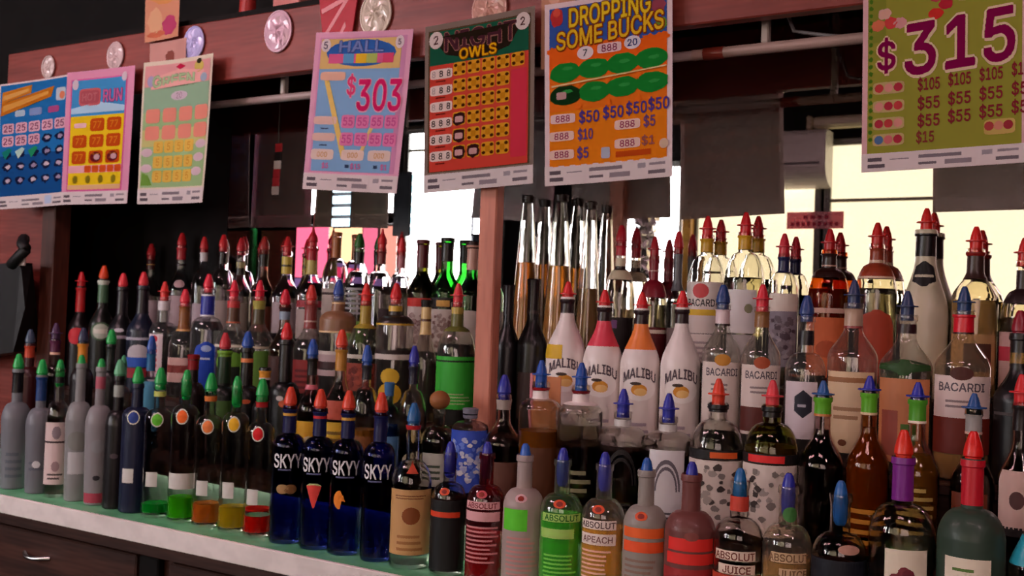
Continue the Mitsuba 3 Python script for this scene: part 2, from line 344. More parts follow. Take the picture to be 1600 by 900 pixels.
BOTTLES = [  # tier, x, height, radius, shape, body, glass colour, liquid, pourer, sleeves, print, what it looks like
    (1, np.float64(-2.708), np.float64(0.332), np.float64(0.0386), 'frost', 'frost', '#8f939a', None, ('#16a84a', 'cone'), [('#161216', 0.8, 0.97)], [('L', 0.1, 0.34, 40, 4, '#5f6670', 1, 0)], 'frosted grey glass bottle with black neck band and green pourer, leftmost at counter end'),
    (1, np.float64(-2.6), np.float64(0.322), np.float64(0.0361), 'frost', 'frost', '#8b8c95', None, ('#16a84a', 'cone'), [('#1d3c74', 0.78, 0.98)], [('L', 0.2, 0.3, 35, 2, '#5c5f6c', 1, 0), ('E', 0.25, 0.03, 18, '#d8d8dc', 2, 0)], 'frosted grey glass bottle with dark blue neck sleeve and green pourer'),
    (1, np.float64(-2.522), np.float64(0.346), np.float64(0.0295), 'tall', 'clear', '#b9a79a', ('#8d8078', 0.62), ('#16a84a', 'in'), [('#15100f', 0.88, 0.93)], [('P', 0.1, 0.58, 75, '#d9c2bf', 1, 0), ('E', 0.5, 0.05, 22, '#8f7f86', 2, 0), ('P', 0.42, 0.435, 75, '#4a3a3c', 2, 0), ('E', 0.24, 0.04, 20, '#a5878a', 2, 0), ('L', 0.14, 0.2, 40, 2, '#5a4a4c', 2, 0)], 'narrow bottle with a long pinkish white label and black neck ring between frosted bottles'),
    (1, np.float64(-2.433), np.float64(0.363), np.float64(0.0341), 'frost', 'frost', '#a5a5a6', None, ('#16a84a', 'in'), [], [('E', 0.44, 0.07, 45, '#7c7d78', 2, 0), ('P', 0.2, 0.36, 40, '#b9b8ba', 1, 0)], 'tall frosted white bottle with bare long neck and green pourer inside it'),
    (1, np.float64(-2.351), np.float64(0.358), np.float64(0.0336), 'frost', 'frost', '#a9a4a8', None, ('#16a84a', 'in'), [('#b5586a', 0.84, 0.93)], [('E', 0.43, 0.05, 30, '#8b8c90', 2, 0), ('P', 0.02, 0.09, 70, '#a83a4e', 1, 0), ('E', 0.2, 0.018, 16, '#26232a', 2, 0)], 'tall frosted white bottle with pink neck stripe and a red patch at its base'),
    (1, np.float64(-2.277), np.float64(0.339), np.float64(0.0298), 'tall', 'paint', '#120c10', None, ('#5fae80', 'cone'), [('#9aa09a', 0.84, 0.93)], [('E', 0.4, 0.02, 20, '#4a3f44', 2, 0)], 'plain near black bottle with pale neck ring, next to the pink striped frosted bottle'),
    (1, np.float64(-2.204), np.float64(0.325), np.float64(0.0351), 'flav', 'paint', '#141a36', None, ('#16a84a', 'cone'), [], [('E', 0.74, 0.055, 26, '#d9d9c8', 1, -8), ('E', 0.74, 0.045, 21, '#27428f', 2, -8), ('P', 0.235, 0.345, 24, '#d5d2cc', 2, -22)], 'navy blue bottle with blue dot on its shoulder and a small white label'),
    (1, np.float64(-2.12), np.float64(0.327), np.float64(0.0345), 'flav', 'clear', '#cfd8d0', ('#14b038', 0.1), ('#16a84a', 'cone'), [('#c9d46a', 0.91, 0.95)], [('E', 0.74, 0.055, 26, '#d9d9c8', 1, -8), ('E', 0.74, 0.045, 21, '#63c62e', 2, -8), ('P', 0.235, 0.345, 24, '#d5d2cc', 2, -22)], 'clear flavoured vodka bottle with lime green dot and green liquid at its base'),
    (1, np.float64(-2.025), np.float64(0.348), np.float64(0.0339), 'flav', 'clear', '#cfd8d0', ('#4fd81c', 0.17), ('#16a84a', 'in'), [], [('E', 0.74, 0.055, 26, '#d9d9c8', 1, -8), ('E', 0.74, 0.045, 21, '#ff6f1e', 2, -8), ('P', 0.235, 0.345, 62, '#d5d2cc', 2, 0)], 'clear flavoured vodka bottle with bright orange dot and green liquid above an orange base'),
    (1, np.float64(-1.939), np.float64(0.325), np.float64(0.0333), 'flav', 'clear', '#cfd8d0', ('#ff9438', 0.17), ('#16a84a', 'cone'), [('#d97a3a', 0.92, 0.96)], [('E', 0.74, 0.055, 26, '#d9d9c8', 1, -8), ('E', 0.74, 0.045, 21, '#f98a45', 2, -8), ('P', 0.235, 0.345, 24, '#d5d2cc', 2, -22)], 'clear flavoured vodka bottle with peach orange dot and orange liquid'),
    (1, np.float64(-1.851), np.float64(0.343), np.float64(0.0327), 'flav', 'clear', '#cfd8d0', ('#ffdc30', 0.17), ('#16a84a', 'in'), [], [('E', 0.74, 0.055, 26, '#d9d9c8', 1, -8), ('E', 0.74, 0.045, 21, '#f5bd1e', 2, -8), ('P', 0.235, 0.345, 24, '#d5d2cc', 2, -22)], 'clear flavoured vodka bottle with yellow dot and yellow liquid'),
    (1, np.float64(-1.769), np.float64(0.322), np.float64(0.0321), 'flav', 'clear', '#cfd8d0', ('#ff2014', 0.2), ('#16a84a', 'cone'), [('#b9282c', 0.925, 0.965)], [('E', 0.74, 0.055, 26, '#d9d9c8', 1, -8), ('E', 0.74, 0.045, 21, '#e0121c', 2, -8), ('P', 0.235, 0.345, 24, '#d5d2cc', 2, -22)], 'clear flavoured vodka bottle with red dot, red neck ring and red liquid'),
    (1, np.float64(-1.68), np.float64(0.309), np.float64(0.0374), 'sky', 'clear', '#1c2890', ('#e4e8ec', 0.12), ('#e0432a', 'cone'), [('#15184a', 0.8, 0.975), ('#d9a43c', 0.925, 0.945)], [('T', 'SKYY', 0.605, 0.03, '#e6e6ea', 3, 0, 0), ('L', 0.535, 0.56, 34, 1, '#5a5f86', 3, 0), ('E', 0.4, 0.035, 22, '#b08a5a', 2, -14), ('E', 0.4, 0.035, 22, '#8a5f33', 2, 14)], 'bottle of cobalt blue glass with gold neck ring and a copper coloured emblem'),
    (1, np.float64(-1.589), np.float64(0.31), np.float64(0.0366), 'sky', 'clear', '#1c2890', ('#e4e8ec', 0.12), ('#e0432a', 'cone'), [('#15184a', 0.8, 0.975), ('#c92832', 0.925, 0.945)], [('T', 'SKYY', 0.605, 0.03, '#e6e6ea', 3, 0, 0), ('L', 0.535, 0.56, 34, 1, '#5a5f86', 3, 0), ('G', 0.3, 0.47, 'wedge', '#e8443c', 2, -5)], 'cobalt blue bottle with red neck ring and a watermelon slice picture'),
    (1, np.float64(-1.507), np.float64(0.313), np.float64(0.036), 'sky', 'clear', '#1c2890', ('#e4e8ec', 0.12), ('#e0432a', 'cone'), [('#15184a', 0.8, 0.975), ('#d9a43c', 0.925, 0.945)], [('T', 'SKYY', 0.605, 0.03, '#e6e6ea', 3, 0, 0), ('L', 0.535, 0.56, 34, 1, '#5a5f86', 3, 0), ('G', 0.32, 0.45, 'slice', '#f58a22', 2, -12)], 'cobalt blue bottle with gold neck ring and an orange slice picture'),
    (1, np.float64(-1.416), np.float64(0.315), np.float64(0.0352), 'sky', 'clear', '#1c2890', ('#e4e8ec', 0.12), ('#e0432a', 'cone'), [('#15184a', 0.8, 0.975)], [('T', 'SKYY', 0.605, 0.03, '#e6e6ea', 3, 0, 0), ('L', 0.535, 0.56, 34, 1, '#5a5f86', 3, 0)], 'cobalt blue bottle without a neck ring, rightmost of the cobalt blue ones'),
    (1, np.float64(-1.328), np.float64(0.299), np.float64(0.0426), 'tito', 'clear', '#d9d5cc', ('#e4e8ee', 0.09), ('#1f5f9a', 'cone'), [('#b8262c', 0.955, 0.985)], [('P', 0.1, 0.55, 72, '#c99a63', 1, 0), ('E', 0.37, 0.06, 26, '#8a4a22', 2, 0), ('L', 0.485, 0.52, 50, 2, '#8a5a34', 2, 0), ('L', 0.13, 0.26, 40, 3, '#a87440', 2, 0), ('G', 0.66, 0.74, 'tri', '#c8452a', 1, 0)], 'clear bottle with large kraft paper label and round brown emblem'),
    (1, np.float64(-1.231), np.float64(0.247), np.float64(0.0357), 'absolut', 'clear', '#c9ccc4', ('#0c0809', 0.55), ('#2a2fa0', 'in'), [], [('E', 0.69, 0.03, 19, '#e0532e', 1, -8), ('E', 0.69, 0.018, 10, '#8e2a20', 2, -8), ('P', 0.04, 0.62, 80, '#0b0a0b', 1, 0), ('P', 0.48, 0.525, 60, '#d9401e', 2, -10)], 'bottle with black label crossed by one orange red stripe, orange seal on shoulder'),
    (1, np.float64(-1.141), np.float64(0.255), np.float64(0.0381), 'absolut', 'clear', '#c83a48', ('#d01020', 0.3), ('#2a2fa0', 'in'), [], [('E', 0.69, 0.03, 19, '#c9505a', 1, -8), ('E', 0.69, 0.018, 10, '#8e2a20', 2, -8), ('P', 0.575, 0.634, 60, '#e2a9ad', 1, -6), ('P', 0.483, 0.556, 62, '#e2a9ad', 1, -6), ('T', 'ABSOLUT', 0.604, 0.01, '#7c1020', 2, -6, 0), ('L', 0.16, 0.46, 58, 9, '#c9868a', 1, -6)], 'ruby red bottle with two pale pink text bands, between black label and frosted bottles'),
    (1, np.float64(-1.052), np.float64(0.26), np.float64(0.0404), 'absolut', 'frost', '#cdb9b4', None, ('#2a62c0', 'in'), [], [('E', 0.69, 0.03, 19, '#d8aab0', 1, -8), ('E', 0.69, 0.018, 10, '#8e2a20', 2, -8), ('P', 0.45, 0.61, 38, '#5ed62c', 1, -26), ('L', 0.12, 0.42, 50, 9, '#c48a88', 1, 0)], 'frosted white bottle with a bright lime green patch on its front'),
    (1, np.float64(-0.967), np.float64(0.26), np.float64(0.0408), 'absolut', 'clear', '#a8e088', ('#48d824', 0.6), ('#2a2fa0', 'in'), [], [('E', 0.69, 0.03, 19, '#e0532e', 1, -8), ('E', 0.69, 0.018, 10, '#8e2a20', 2, -8), ('P', 0.56, 0.62, 60, '#a8d46a', 1, 0), ('P', 0.44, 0.51, 50, '#a8d46a', 1, -14), ('T', 'ABSOLUT', 0.59, 0.011, '#1f6a1a', 2, 0, 0), ('L', 0.1, 0.34, 52, 8, '#7cc850', 1, 0)], 'vivid green bottle with orange seal on its shoulder in the front row'),
    (1, np.float64(-0.877), np.float64(0.261), np.float64(0.0405), 'absolut', 'clear', '#f0e6cc', ('#ffb42c', 0.55), ('#2a2fa0', 'in'), [], [('E', 0.69, 0.03, 19, '#e0532e', 1, -8), ('E', 0.69, 0.018, 10, '#8e2a20', 2, -8), ('P', 0.55, 0.615, 52, '#e9dcd4', 1, -8), ('P', 0.44, 0.52, 52, '#e9dcd4', 1, -8), ('T', 'ABSOLUT', 0.582, 0.011, '#5a4040', 2, -8, 0), ('T', 'APEACH', 0.48, 0.011, '#7a5048', 2, -8, 0), ('L', 0.08, 0.42, 50, 11, '#e0b8a8', 1, -10)], 'clear bottle of yellow orange spirit with white text bands and orange seal'),
    (1, np.float64(-0.791), np.float64(0.259), np.float64(0.04), 'absolut', 'frost', '#b8aea6', None, ('#1f55a8', 'in'), [], [('E', 0.69, 0.03, 19, '#e05a30', 1, -8), ('E', 0.69, 0.018, 10, '#8e2a20', 2, -8), ('P', 0.54, 0.61, 62, '#f2692c', 1, 0), ('P', 0.44, 0.515, 62, '#f2592a', 1, 0), ('L', 0.06, 0.41, 55, 9, '#8f7466', 1, 0)], 'frosted clear bottle with two orange bands across the front'),
    (1, np.float64(-0.703), np.float64(0.261), np.float64(0.045), 'absolut', 'frost', '#8e5450', None, ('#2a2fa0', 'in'), [], [('E', 0.6, 0.03, 17, '#8a4a44', 1, 0), ('P', 0.5, 0.585, 58, '#e8302a', 1, 0), ('P', 0.41, 0.485, 62, '#e8302a', 1, 0), ('P', 0.02, 0.38, 80, '#a02a2c', 1, 0)], 'frosted dark red bottle with two bright red bands across the front'),
    (1, np.float64(-0.613), np.float64(0.259), np.float64(0.0421), 'absolut', 'clear', '#d8d2c2', ('#c8a878', 0.48), ('#1f68a8', 'in'), [('#d04a3a', 0.8, 0.9)], [('P', 0.49, 0.555, 52, '#e3cdbb', 1, 0), ('P', 0.4, 0.465, 46, '#e3cdbb', 1, 6), ('T', 'ABSOLUT', 0.52, 0.012, '#7a4438', 2, 0, 0), ('T', 'JUICE', 0.43, 0.012, '#7a4438', 2, 6, 0), ('P', 0.05, 0.395, 75, '#b8402a', 1, 0), ('P', 0.14, 0.325, 60, '#ecd8c8', 2, 0), ('L', 0.17, 0.29, 40, 2, '#5a3830', 3, 0)], 'clear bottle with white and red juice label and red band inside its neck'),
    (1, np.float64(-0.527), np.float64(0.26), np.float64(0.0409), 'absolut', 'clear', '#dcc9a0', ('#c89a58', 0.52), ('#2a2fa0', 'in'), [], [('E', 0.82, 0.05, 50, '#3f7a3a', 1, 20), ('P', 0.525, 0.59, 44, '#c9ab86', 1, 8), ('P', 0.42, 0.49, 34, '#c9ab86', 1, 20), ('T', 'ABSOLUT', 0.557, 0.012, '#7a5a3a', 2, 8, 0), ('T', 'JUICE', 0.455, 0.012, '#7a5a3a', 2, 20, 0)], 'clear bottle of pale amber spirit with tan text bands and green mark on its neck'),
    (1, np.float64(-0.439), np.float64(0.257), np.float64(0.0441), 'absolut', 'clear', '#cfc4bc', ('#0e1220', 0.5), ('#2060a8', 'in'), [], [('P', 0.02, 0.6, 85, '#10141f', 1, 0), ('E', 0.67, 0.03, 26, '#b88a78', 1, 24)], 'clear domed bottle with dark navy label and bright blue pourer in front row'),
    (1, np.float64(-0.341), np.float64(0.33), np.float64(0.0508), 'grape', 'clear', '#c9bf9a', ('#c8b488', 0.55), ('#e0301c', 'cone'), [('#7a2488', 0.785, 0.995)], [('P', 0.24, 0.57, 38, '#e6dcc6', 1, 8), ('G', 0.3, 0.54, 'cluster', '#6a2230', 2, 8)], 'pale yellow bottle with purple neck capsule and grape picture on its label'),
    (1, np.float64(-0.237), np.float64(0.337), np.float64(0.0502), 'grape', 'frost', '#42584a', None, ('#e0201c', 'cone'), [('#c41f30', 0.785, 0.995)], [('P', 0.22, 0.56, 40, '#e6dcc6', 1, -4), ('G', 0.26, 0.48, 'berries', '#d8342c', 2, -4), ('L', 0.5, 0.53, 26, 1, '#5a7a3a', 2, -4)], 'dark green bottle with red neck capsule and red fruit picture on its label'),
    (1, np.float64(-0.148), np.float64(0.319), np.float64(0.0352), 'rum', 'clear', '#c9b8b0', ('#a04a40', 0.5), ('#c8201c', 'cone'), [('#c8201c', 0.74, 0.99), ('#2a9ab0', 0.58, 0.72)], [('P', 0.1, 0.4, 50, '#e0c8c0', 1, 0)], 'bottle with red and turquoise neck cut off by right edge of the photo'),
    (2, np.float64(-1.211), np.float64(0.24), np.float64(0.0422), 'rum', 'clear', '#c0a090', ('#6a3a28', 0.58), ('#2a2fa0', 'cone'), [('#a89a94', 0.86, 0.95)], [('P', 0.1, 0.4, 50, '#6a4438', 1, 0)], 'clear and brown bottle with grey neck ring in front of the wooden post'),
    (2, np.float64(-1.119), np.float64(0.273), np.float64(0.0467), 'square', 'clear', '#d4d8c8', ('#8a4a14', 0.62), ('#1f4fa8', 'flange'), [('#efe3e0', 0.86, 0.93), ('#a8202a', 0.935, 0.955)], [('P', 0.1, 0.5, 60, '#5a3018', 1, 14)], 'square shouldered bottle of amber spirit with white cap ring and blue pourer'),
    (2, np.float64(-1.022), np.float64(0.273), np.float64(0.0478), 'square', 'clear', '#d8dccb', ('#a8a478', 0.7), ('#1f4fa8', 'flange'), [('#efe3e0', 0.85, 0.93), ('#7a1a24', 0.935, 0.955)], [('L', 0.2, 0.4, 50, 3, '#8a8868', 1, 0)], 'square shouldered bottle of pale spirit with white cap ring before the coconut rum'),
    (2, np.float64(-0.923), np.float64(0.225), np.float64(0.0481), 'square', 'clear', '#d3d3c6', ('#9c9684', 0.7), ('#2a2fa0', 'flange'), [('#c9c6c4', 0.87, 0.93)], [('A', 0.36, 0.68, 40, '#1e1a1a', 1), ('L', 0.14, 0.22, 30, 2, '#2a2422', 1, 0)], 'silver tequila bottle with black arch printed on bare glass'),
    (2, np.float64(-0.823), np.float64(0.223), np.float64(0.0484), 'square', 'clear', '#d3d3c6', ('#a09a88', 0.7), ('#2a2fa0', 'flange'), [('#c9c6c4', 0.87, 0.93)], [('P', 0.14, 0.72, 44, '#d9d6da', 1, 0), ('A', 0.36, 0.64, 34, '#6a646e', 2), ('L', 0.12, 0.2, 26, 2, '#5a545c', 2, 0)], 'silver tequila bottle with white label carrying a grey arch'),
    (2, np.float64(-0.72), np.float64(0.259), np.float64(0.0523), 'roundneck', 'clear', '#c9ccba', ('#b9ae86', 0.5), ('#e0432a', 'flange'), [('#141012', 0.93, 0.985)], [('M', 0.08, 0.585, 74, '#d6c9c0', '#3c3330', 1), ('P', 0.592, 0.66, 84, '#141012', 2, 0), ('P', 0.603, 0.648, 30, '#d85a22', 3, 22)], 'round shouldered bottle with mottled white label and black band with orange block'),
    (2, np.float64(-0.613), np.float64(0.263), np.float64(0.0511), 'roundneck', 'clear', '#8c9040', ('#8a5a1c', 0.7), ('#e0404a', 'flange'), [('#141012', 0.91, 0.985)], [('M', 0.08, 0.585, 74, '#d6c9c0', '#3c3330', 1), ('P', 0.592, 0.66, 84, '#141012', 2, 0), ('P', 0.6, 0.652, 40, '#e02a2c', 3, -6)], 'round shouldered olive amber bottle with mottled white label and black band with red block'),
    (2, np.float64(-0.518), np.float64(0.288), np.float64(0.0413), 'rum', 'clear', '#8a5f5a', ('#14060a', 0.78), ('#2a5a98', 'short'), [('#5fae2a', 0.88, 0.985), ('#c9804a', 0.865, 0.88)], [], 'bottle of nearly black spirit with lime green neck collar'),
    (2, np.float64(-0.435), np.float64(0.302), np.float64(0.0382), 'rum', 'clear', '#b98a5a', ('#b06a10', 0.78), ('#2a2fa0', 'short'), [('#5fae2a', 0.87, 0.985), ('#e0c9a0', 0.855, 0.87)], [('L', 0.1, 0.34, 60, 4, '#b8781c', 1, 0)], 'bottle of golden amber spirit with lime green neck collar and violet blue pourer'),  # gold lines are painted glints of rippled amber, not print
    (2, np.float64(-0.352), np.float64(0.296), np.float64(0.0396), 'rum', 'clear', '#b9a078', ('#8a5a18', 0.66), ('#2a2fa0', 'short'), [('#4f9e2a', 0.86, 0.985), ('#efe4cc', 0.845, 0.86)], [('L', 0.2, 0.5, 50, 6, '#b09450', 1, 0)], 'bottle of light brown spirit with green collar edged in white, behind purple capsule'),  # pale gold lines paint the refracted ripples in the spirit, not print
    (2, np.float64(-0.26), np.float64(0.283), np.float64(0.0363), 'rum', 'clear', '#b08a60', ('#7a3a10', 0.7), ('#24508e', 'short'), [('#9a9694', 0.86, 0.965), ('#d8b0a0', 0.845, 0.86)], [('P', 0.2, 0.5, 50, '#6a2a10', 1, -10)], 'bottle of dark amber spirit with silver neck collar and blue pourer'),
    (2, np.float64(-0.187), np.float64(0.3), np.float64(0.0335), 'rum', 'clear', '#9a7a70', ('#3a1a18', 0.7), ('#d8242a', 'flange'), [('#1a0f10', 0.84, 0.98)], [('P', 0.3, 0.62, 60, '#d8b8ac', 1, 0), ('P', 0.26, 0.31, 70, '#1a0f10', 1, 0), ('E', 0.46, 0.05, 20, '#5a3a38', 2, 0)], 'bottle with pinkish label over a black band, at the right edge of the second tier'),
    (2, np.float64(-2.913), np.float64(0.273), np.float64(0.0331), 'tall', 'paint', '#3a1014', None, ('#3a4a60', 'cone'), [('#c2452c', 0.84, 0.97)], [], 'dark red bottle with orange red capsule behind the leftmost frosted bottle'),
    (2, np.float64(-2.79), np.float64(0.293), np.float64(0.0325), 'tall', 'clear', '#8a7a78', ('#5a4a48', 0.7), ('#4a2a50', 'flange'), [('#5a2444', 0.86, 0.98), ('#e8b8a0', 0.835, 0.86)], [], 'bottle with dark plum capsule over a peach ring, beside the dark wood jamb'),
    (2, np.float64(-2.661), np.float64(0.288), np.float64(0.0318), 'tall', 'paint', '#171012', None, ('#28304e', 'cone'), [('#d98a2a', 0.74, 0.985)], [], 'dark bottle with tall orange gold neck capsule'),
    (2, np.float64(-2.535), np.float64(0.288), np.float64(0.0311), 'tall', 'paint', '#0e0f10', None, ('#16a84a', 'cone'), [('#1c2420', 0.8, 0.98)], [], 'slim black bottle with green pourer between the dark liqueurs'),
    (2, np.float64(-2.478), np.float64(0.237), np.float64(0.0235), 'frost', 'clear', '#c9cfc9', ('#8a8a86', 0.5), ('#3f9a6a', 'in'), [], [], 'slim clear bottle with pale green pourer inside its neck'),
    (2, np.float64(-2.364), np.float64(0.277), np.float64(0.0266), 'tall', 'clear', '#b8c8d8', ('#5aa8c8', 0.6), ('#1f4fa8', 'cone'), [('#2a6a9a', 0.8, 0.97)], [('P', 0.2, 0.7, 60, '#4a90b0', 1, 0)], 'sky blue labelled bottle beside the white card with red vertical lettering'),
    (2, np.float64(-2.195), np.float64(0.273), np.float64(0.0327), 'tall', 'paint', '#1a0a0c', None, None, [('#8a141c', 0.86, 1.0)], [], 'dark bottle with wide red screw cap below the blue oval label'),
    (2, np.float64(-2.078), np.float64(0.297), np.float64(0.037), 'jager', 'paint', '#0f1410', None, ('#c8303a', 'cone'), [('#123018', 0.7, 0.97), ('#7ab02a', 0.93, 0.985)], [('P', 0.3, 0.55, 60, '#3a5a20', 1, 0)], 'black green bottle with dark neck sleeve topped by a green rim'),
    (2, np.float64(-1.996), np.float64(0.304), np.float64(0.0331), 'jager', 'paint', '#0c0a0b', None, ('#1f4fa8', 'cone'), [('#e0814a', 0.875, 0.91), ('#100c0d', 0.6, 0.87)], [('E', 0.55, 0.02, 20, '#c95a34', 2, 0)], 'slim black bottle with orange neck ring and blue pourer'),
    (2, np.float64(-1.861), np.float64(0.331), np.float64(0.0373), 'jager', 'paint', '#0b090a', None, ('#d8242a', 'cone'), [('#161012', 0.7, 0.98)], [('E', 0.52, 0.03, 24, '#d86a44', 2, 0), ('E', 0.56, 0.02, 14, '#d8d0cc', 2, -20)], 'black bottle with red pourer and small orange emblem on the shoulder'),
    (2, np.float64(-1.931), np.float64(0.256), np.float64(0.0294), 'jager', 'paint', '#0e0b0c', None, None, [('#e09a3a', 0.9, 0.97), ('#d9d0c8', 0.88, 0.9)], [], 'dark bottle capped in orange behind the red dotted vodka'),
    (2, np.float64(-1.772), np.float64(0.294), np.float64(0.0333), 'rum', 'clear', '#7a6a66', ('#3a1a16', 0.6), ('#1f4fa8', 'cone'), [('#1a1416', 0.84, 0.98), ('#d86a7a', 0.72, 0.76)], [('P', 0.1, 0.46, 75, '#e0a82a', 1, 0), ('E', 0.28, 0.06, 30, '#e8d4a0', 2, 0)], 'dark bottle with gold yellow label and pink neck ring behind the cobalt blue pair'),
    (2, np.float64(-1.68), np.float64(0.321), np.float64(0.0373), 'rum', 'clear', '#c9c9b8', ('#a89a70', 0.5), ('#e0432a', 'cone'), [('#c48a3a', 0.82, 0.98)], [('P', 0.1, 0.44, 70, '#d8ac2e', 1, 0), ('L', 0.14, 0.4, 50, 5, '#7a5a1a', 2, 0), ('P', 0.46, 0.6, 60, '#c85a44', 1, -6)], 'clear bottle with copper gold neck sleeve and ribbed yellow label'),
    (2, np.float64(-1.599), np.float64(0.287), np.float64(0.0347), 'round', 'clear', '#cfd2cc', ('#a86a2a', 0.45), ('#1f4fa8', 'cone'), [('#26242c', 0.86, 0.98)], [('P', 0.08, 0.4, 60, '#8a5226', 1, 0)], 'round shouldered clear bottle with blue pourer and brown label above cobalt glass'),
    (2, np.float64(-1.46), np.float64(0.292), np.float64(0.0331), 'round', 'clear', '#cfd2cc', ('#b0a888', 0.5), ('#2a2fa0', 'cone'), [('#1c1c30', 0.84, 0.98)], [('E', 0.45, 0.07, 30, '#d8cc8a', 1, 10), ('E', 0.24, 0.07, 36, '#c8c49a', 1, 0)], 'clear bottle with two pale yellow round medallions'),
    (2, np.float64(-1.529), np.float64(0.242), np.float64(0.0323), 'round', 'clear', '#4a7aa8', ('#3a6a9a', 0.6), None, [('#3a6aa0', 0.88, 1.0)], [('P', 0.1, 0.5, 60, '#5a8ab8', 1, 0)], 'small pale blue bottle between cobalt glass and kraft label bottle'),
    (2, np.float64(-1.383), np.float64(0.195), np.float64(0.041), 'patron', 'clear', '#ccd6c0', ('#aeb49a', 0.7), None, [], [('P', 0.12, 0.5, 45, '#c9ccb8', 1, 0), ('L', 0.2, 0.4, 34, 3, '#4a5a44', 2, 0)], 'squat clear bottle stopped with a round brown cork ball', 'cork'),
    (2, np.float64(-1.298), np.float64(0.2), np.float64(0.0415), 'square', 'clear', '#b8c0d8', ('#8a8ea8', 0.6), None, [('#7a7a8a', 0.9, 1.0)], [('P', 0.1, 0.78, 70, '#3a5ad0', 1, 0), ('M', 0.2, 0.74, 60, '#6a8aea', '#e8ecf8', 2)], 'bottle with bright blue and white patterned label behind the red front bottle'),
    (3, np.float64(-2.942), np.float64(0.319), np.float64(0.035), 'wine', 'paint', '#100809', None, ('#d2202a', 'flange'), [('#c8282c', 0.74, 0.985)], [('E', 0.5, 0.085, 50, '#d6303c', 1, -6)], 'dark bottle with red capsule and large round red label'),
    (3, np.float64(-2.832), np.float64(0.344), np.float64(0.0385), 'wine', 'paint', '#0c0f0b', None, ('#e0481c', 'cone'), [('#41684a', 0.78, 0.945), ('#d8e0d0', 0.945, 0.985)], [('E', 0.52, 0.085, 50, '#3e5c3e', 1, 0), ('E', 0.52, 0.07, 38, '#b8bfae', 2, 0), ('P', 0.5, 0.54, 30, '#e0ddd0', 3, 0)], 'dark bottle with green and white capsule and round green white label'),
    (3, np.float64(-2.738), np.float64(0.321), np.float64(0.0399), 'wine', 'paint', '#0d0d12', None, ('#e0303c', 'cone'), [('#16121a', 0.74, 0.98)], [('P', 0.5, 0.53, 80, '#a89aa8', 1, 0), ('E', 0.58, 0.02, 22, '#cfcad4', 1, 0)], 'black bottle with grey lilac label band on the third tier'),
    (3, np.float64(-2.643), np.float64(0.326), np.float64(0.0432), 'wine', 'paint', '#141c30', None, ('#e0303c', 'cone'), [('#14101a', 0.74, 0.98)], [('P', 0.49, 0.515, 85, '#b8b8c8', 1, 0), ('E', 0.36, 0.09, 48, '#c9c4cc', 1, 0), ('P', 0.24, 0.33, 55, '#2a5ac0', 2, 0), ('P', 0.14, 0.23, 60, '#a02430', 2, 0)], 'dark navy bottle with white, blue and red label'),
    (3, np.float64(-2.546), np.float64(0.294), np.float64(0.0406), 'tall', 'clear', '#d0d2da', ('#9a9aa4', 0.6), ('#e0302a', 'flange'), [('#d9d4d8', 0.86, 0.955)], [('P', 0.12, 0.62, 34, '#e4d2d8', 1, -22), ('T', 'VODKA', 0.36, 0.018, '#b8283c', 2, -22, 90), ('E', 0.57, 0.035, 14, '#c0283c', 2, -22)], 'clear bottle with narrow pinkish card of red vertical lettering'),
    (3, np.float64(-2.455), np.float64(0.277), np.float64(0.0419), 'rum', 'clear', '#c0c8c0', ('#98a098', 0.5), ('#e0283a', 'cone'), [('#8a5426', 0.72, 0.965), ('#d8a86a', 0.7, 0.72)], [('P', 0.16, 0.42, 70, '#d8b0a8', 1, 0), ('P', 0.26, 0.34, 70, '#8a3a34', 2, 0)], 'clear bottle with brown gold neck sleeve and pink label'),
    (3, np.float64(-2.358), np.float64(0.323), np.float64(0.0468), 'tall', 'clear', '#d0d6e0', ('#a0a4b4', 0.7), ('#e01c3a', 'cone'), [('#24309a', 0.76, 0.93), ('#e8e8f0', 0.745, 0.76), ('#e8e8f0', 0.93, 0.945)], [('V', 0.1, 0.52, 44, '#1c48c0', 1), ('E', 0.46, 0.03, 18, '#a8c0f0', 2, 0), ('L', 0.36, 0.4, 28, 1, '#c8d4f4', 2, 0)], 'clear bottle with blue white neck sleeve and tall blue oval label'),
    (3, np.float64(-2.252), np.float64(0.302), np.float64(0.0478), 'rum', 'clear', '#cfcfc8', ('#a09a90', 0.5), ('#e01c3a', 'flange'), [('#c8383a', 0.89, 0.955), ('#5a3a28', 0.76, 0.89), ('#c86a4a', 0.745, 0.76)], [('P', 0.52, 0.545, 85, '#e0d8c8', 1, 0), ('E', 0.38, 0.1, 54, '#6aa032', 1, 0), ('P', 0.14, 0.34, 40, '#152014', 2, 0)], 'clear bottle with red and brown neck and a bright green rounded label'),
    (3, np.float64(-2.151), np.float64(0.304), np.float64(0.0452), 'rum', 'clear', '#cdc9b4', ('#9a8a60', 0.5), ('#e01c3a', 'flange'), [('#a8a04a', 0.88, 0.96), ('#4a4024', 0.74, 0.88)], [('P', 0.52, 0.54, 85, '#d8ccb0', 1, 0), ('P', 0.16, 0.5, 70, '#5f8a34', 1, 0)], 'clear bottle with olive gold neck and green label, beside the black liqueur'),
    (3, np.float64(-2.052), np.float64(0.284), np.float64(0.0408), 'rum', 'clear', '#9a6a4a', ('#6a2a14', 0.75), ('#d02036', 'cone'), [('#8a9cb0', 0.85, 0.93), ('#3a2426', 0.93, 0.97)], [('P', 0.2, 0.5, 70, '#40201a', 1, 0)], 'reddish brown bottle with grey blue neck ring'),
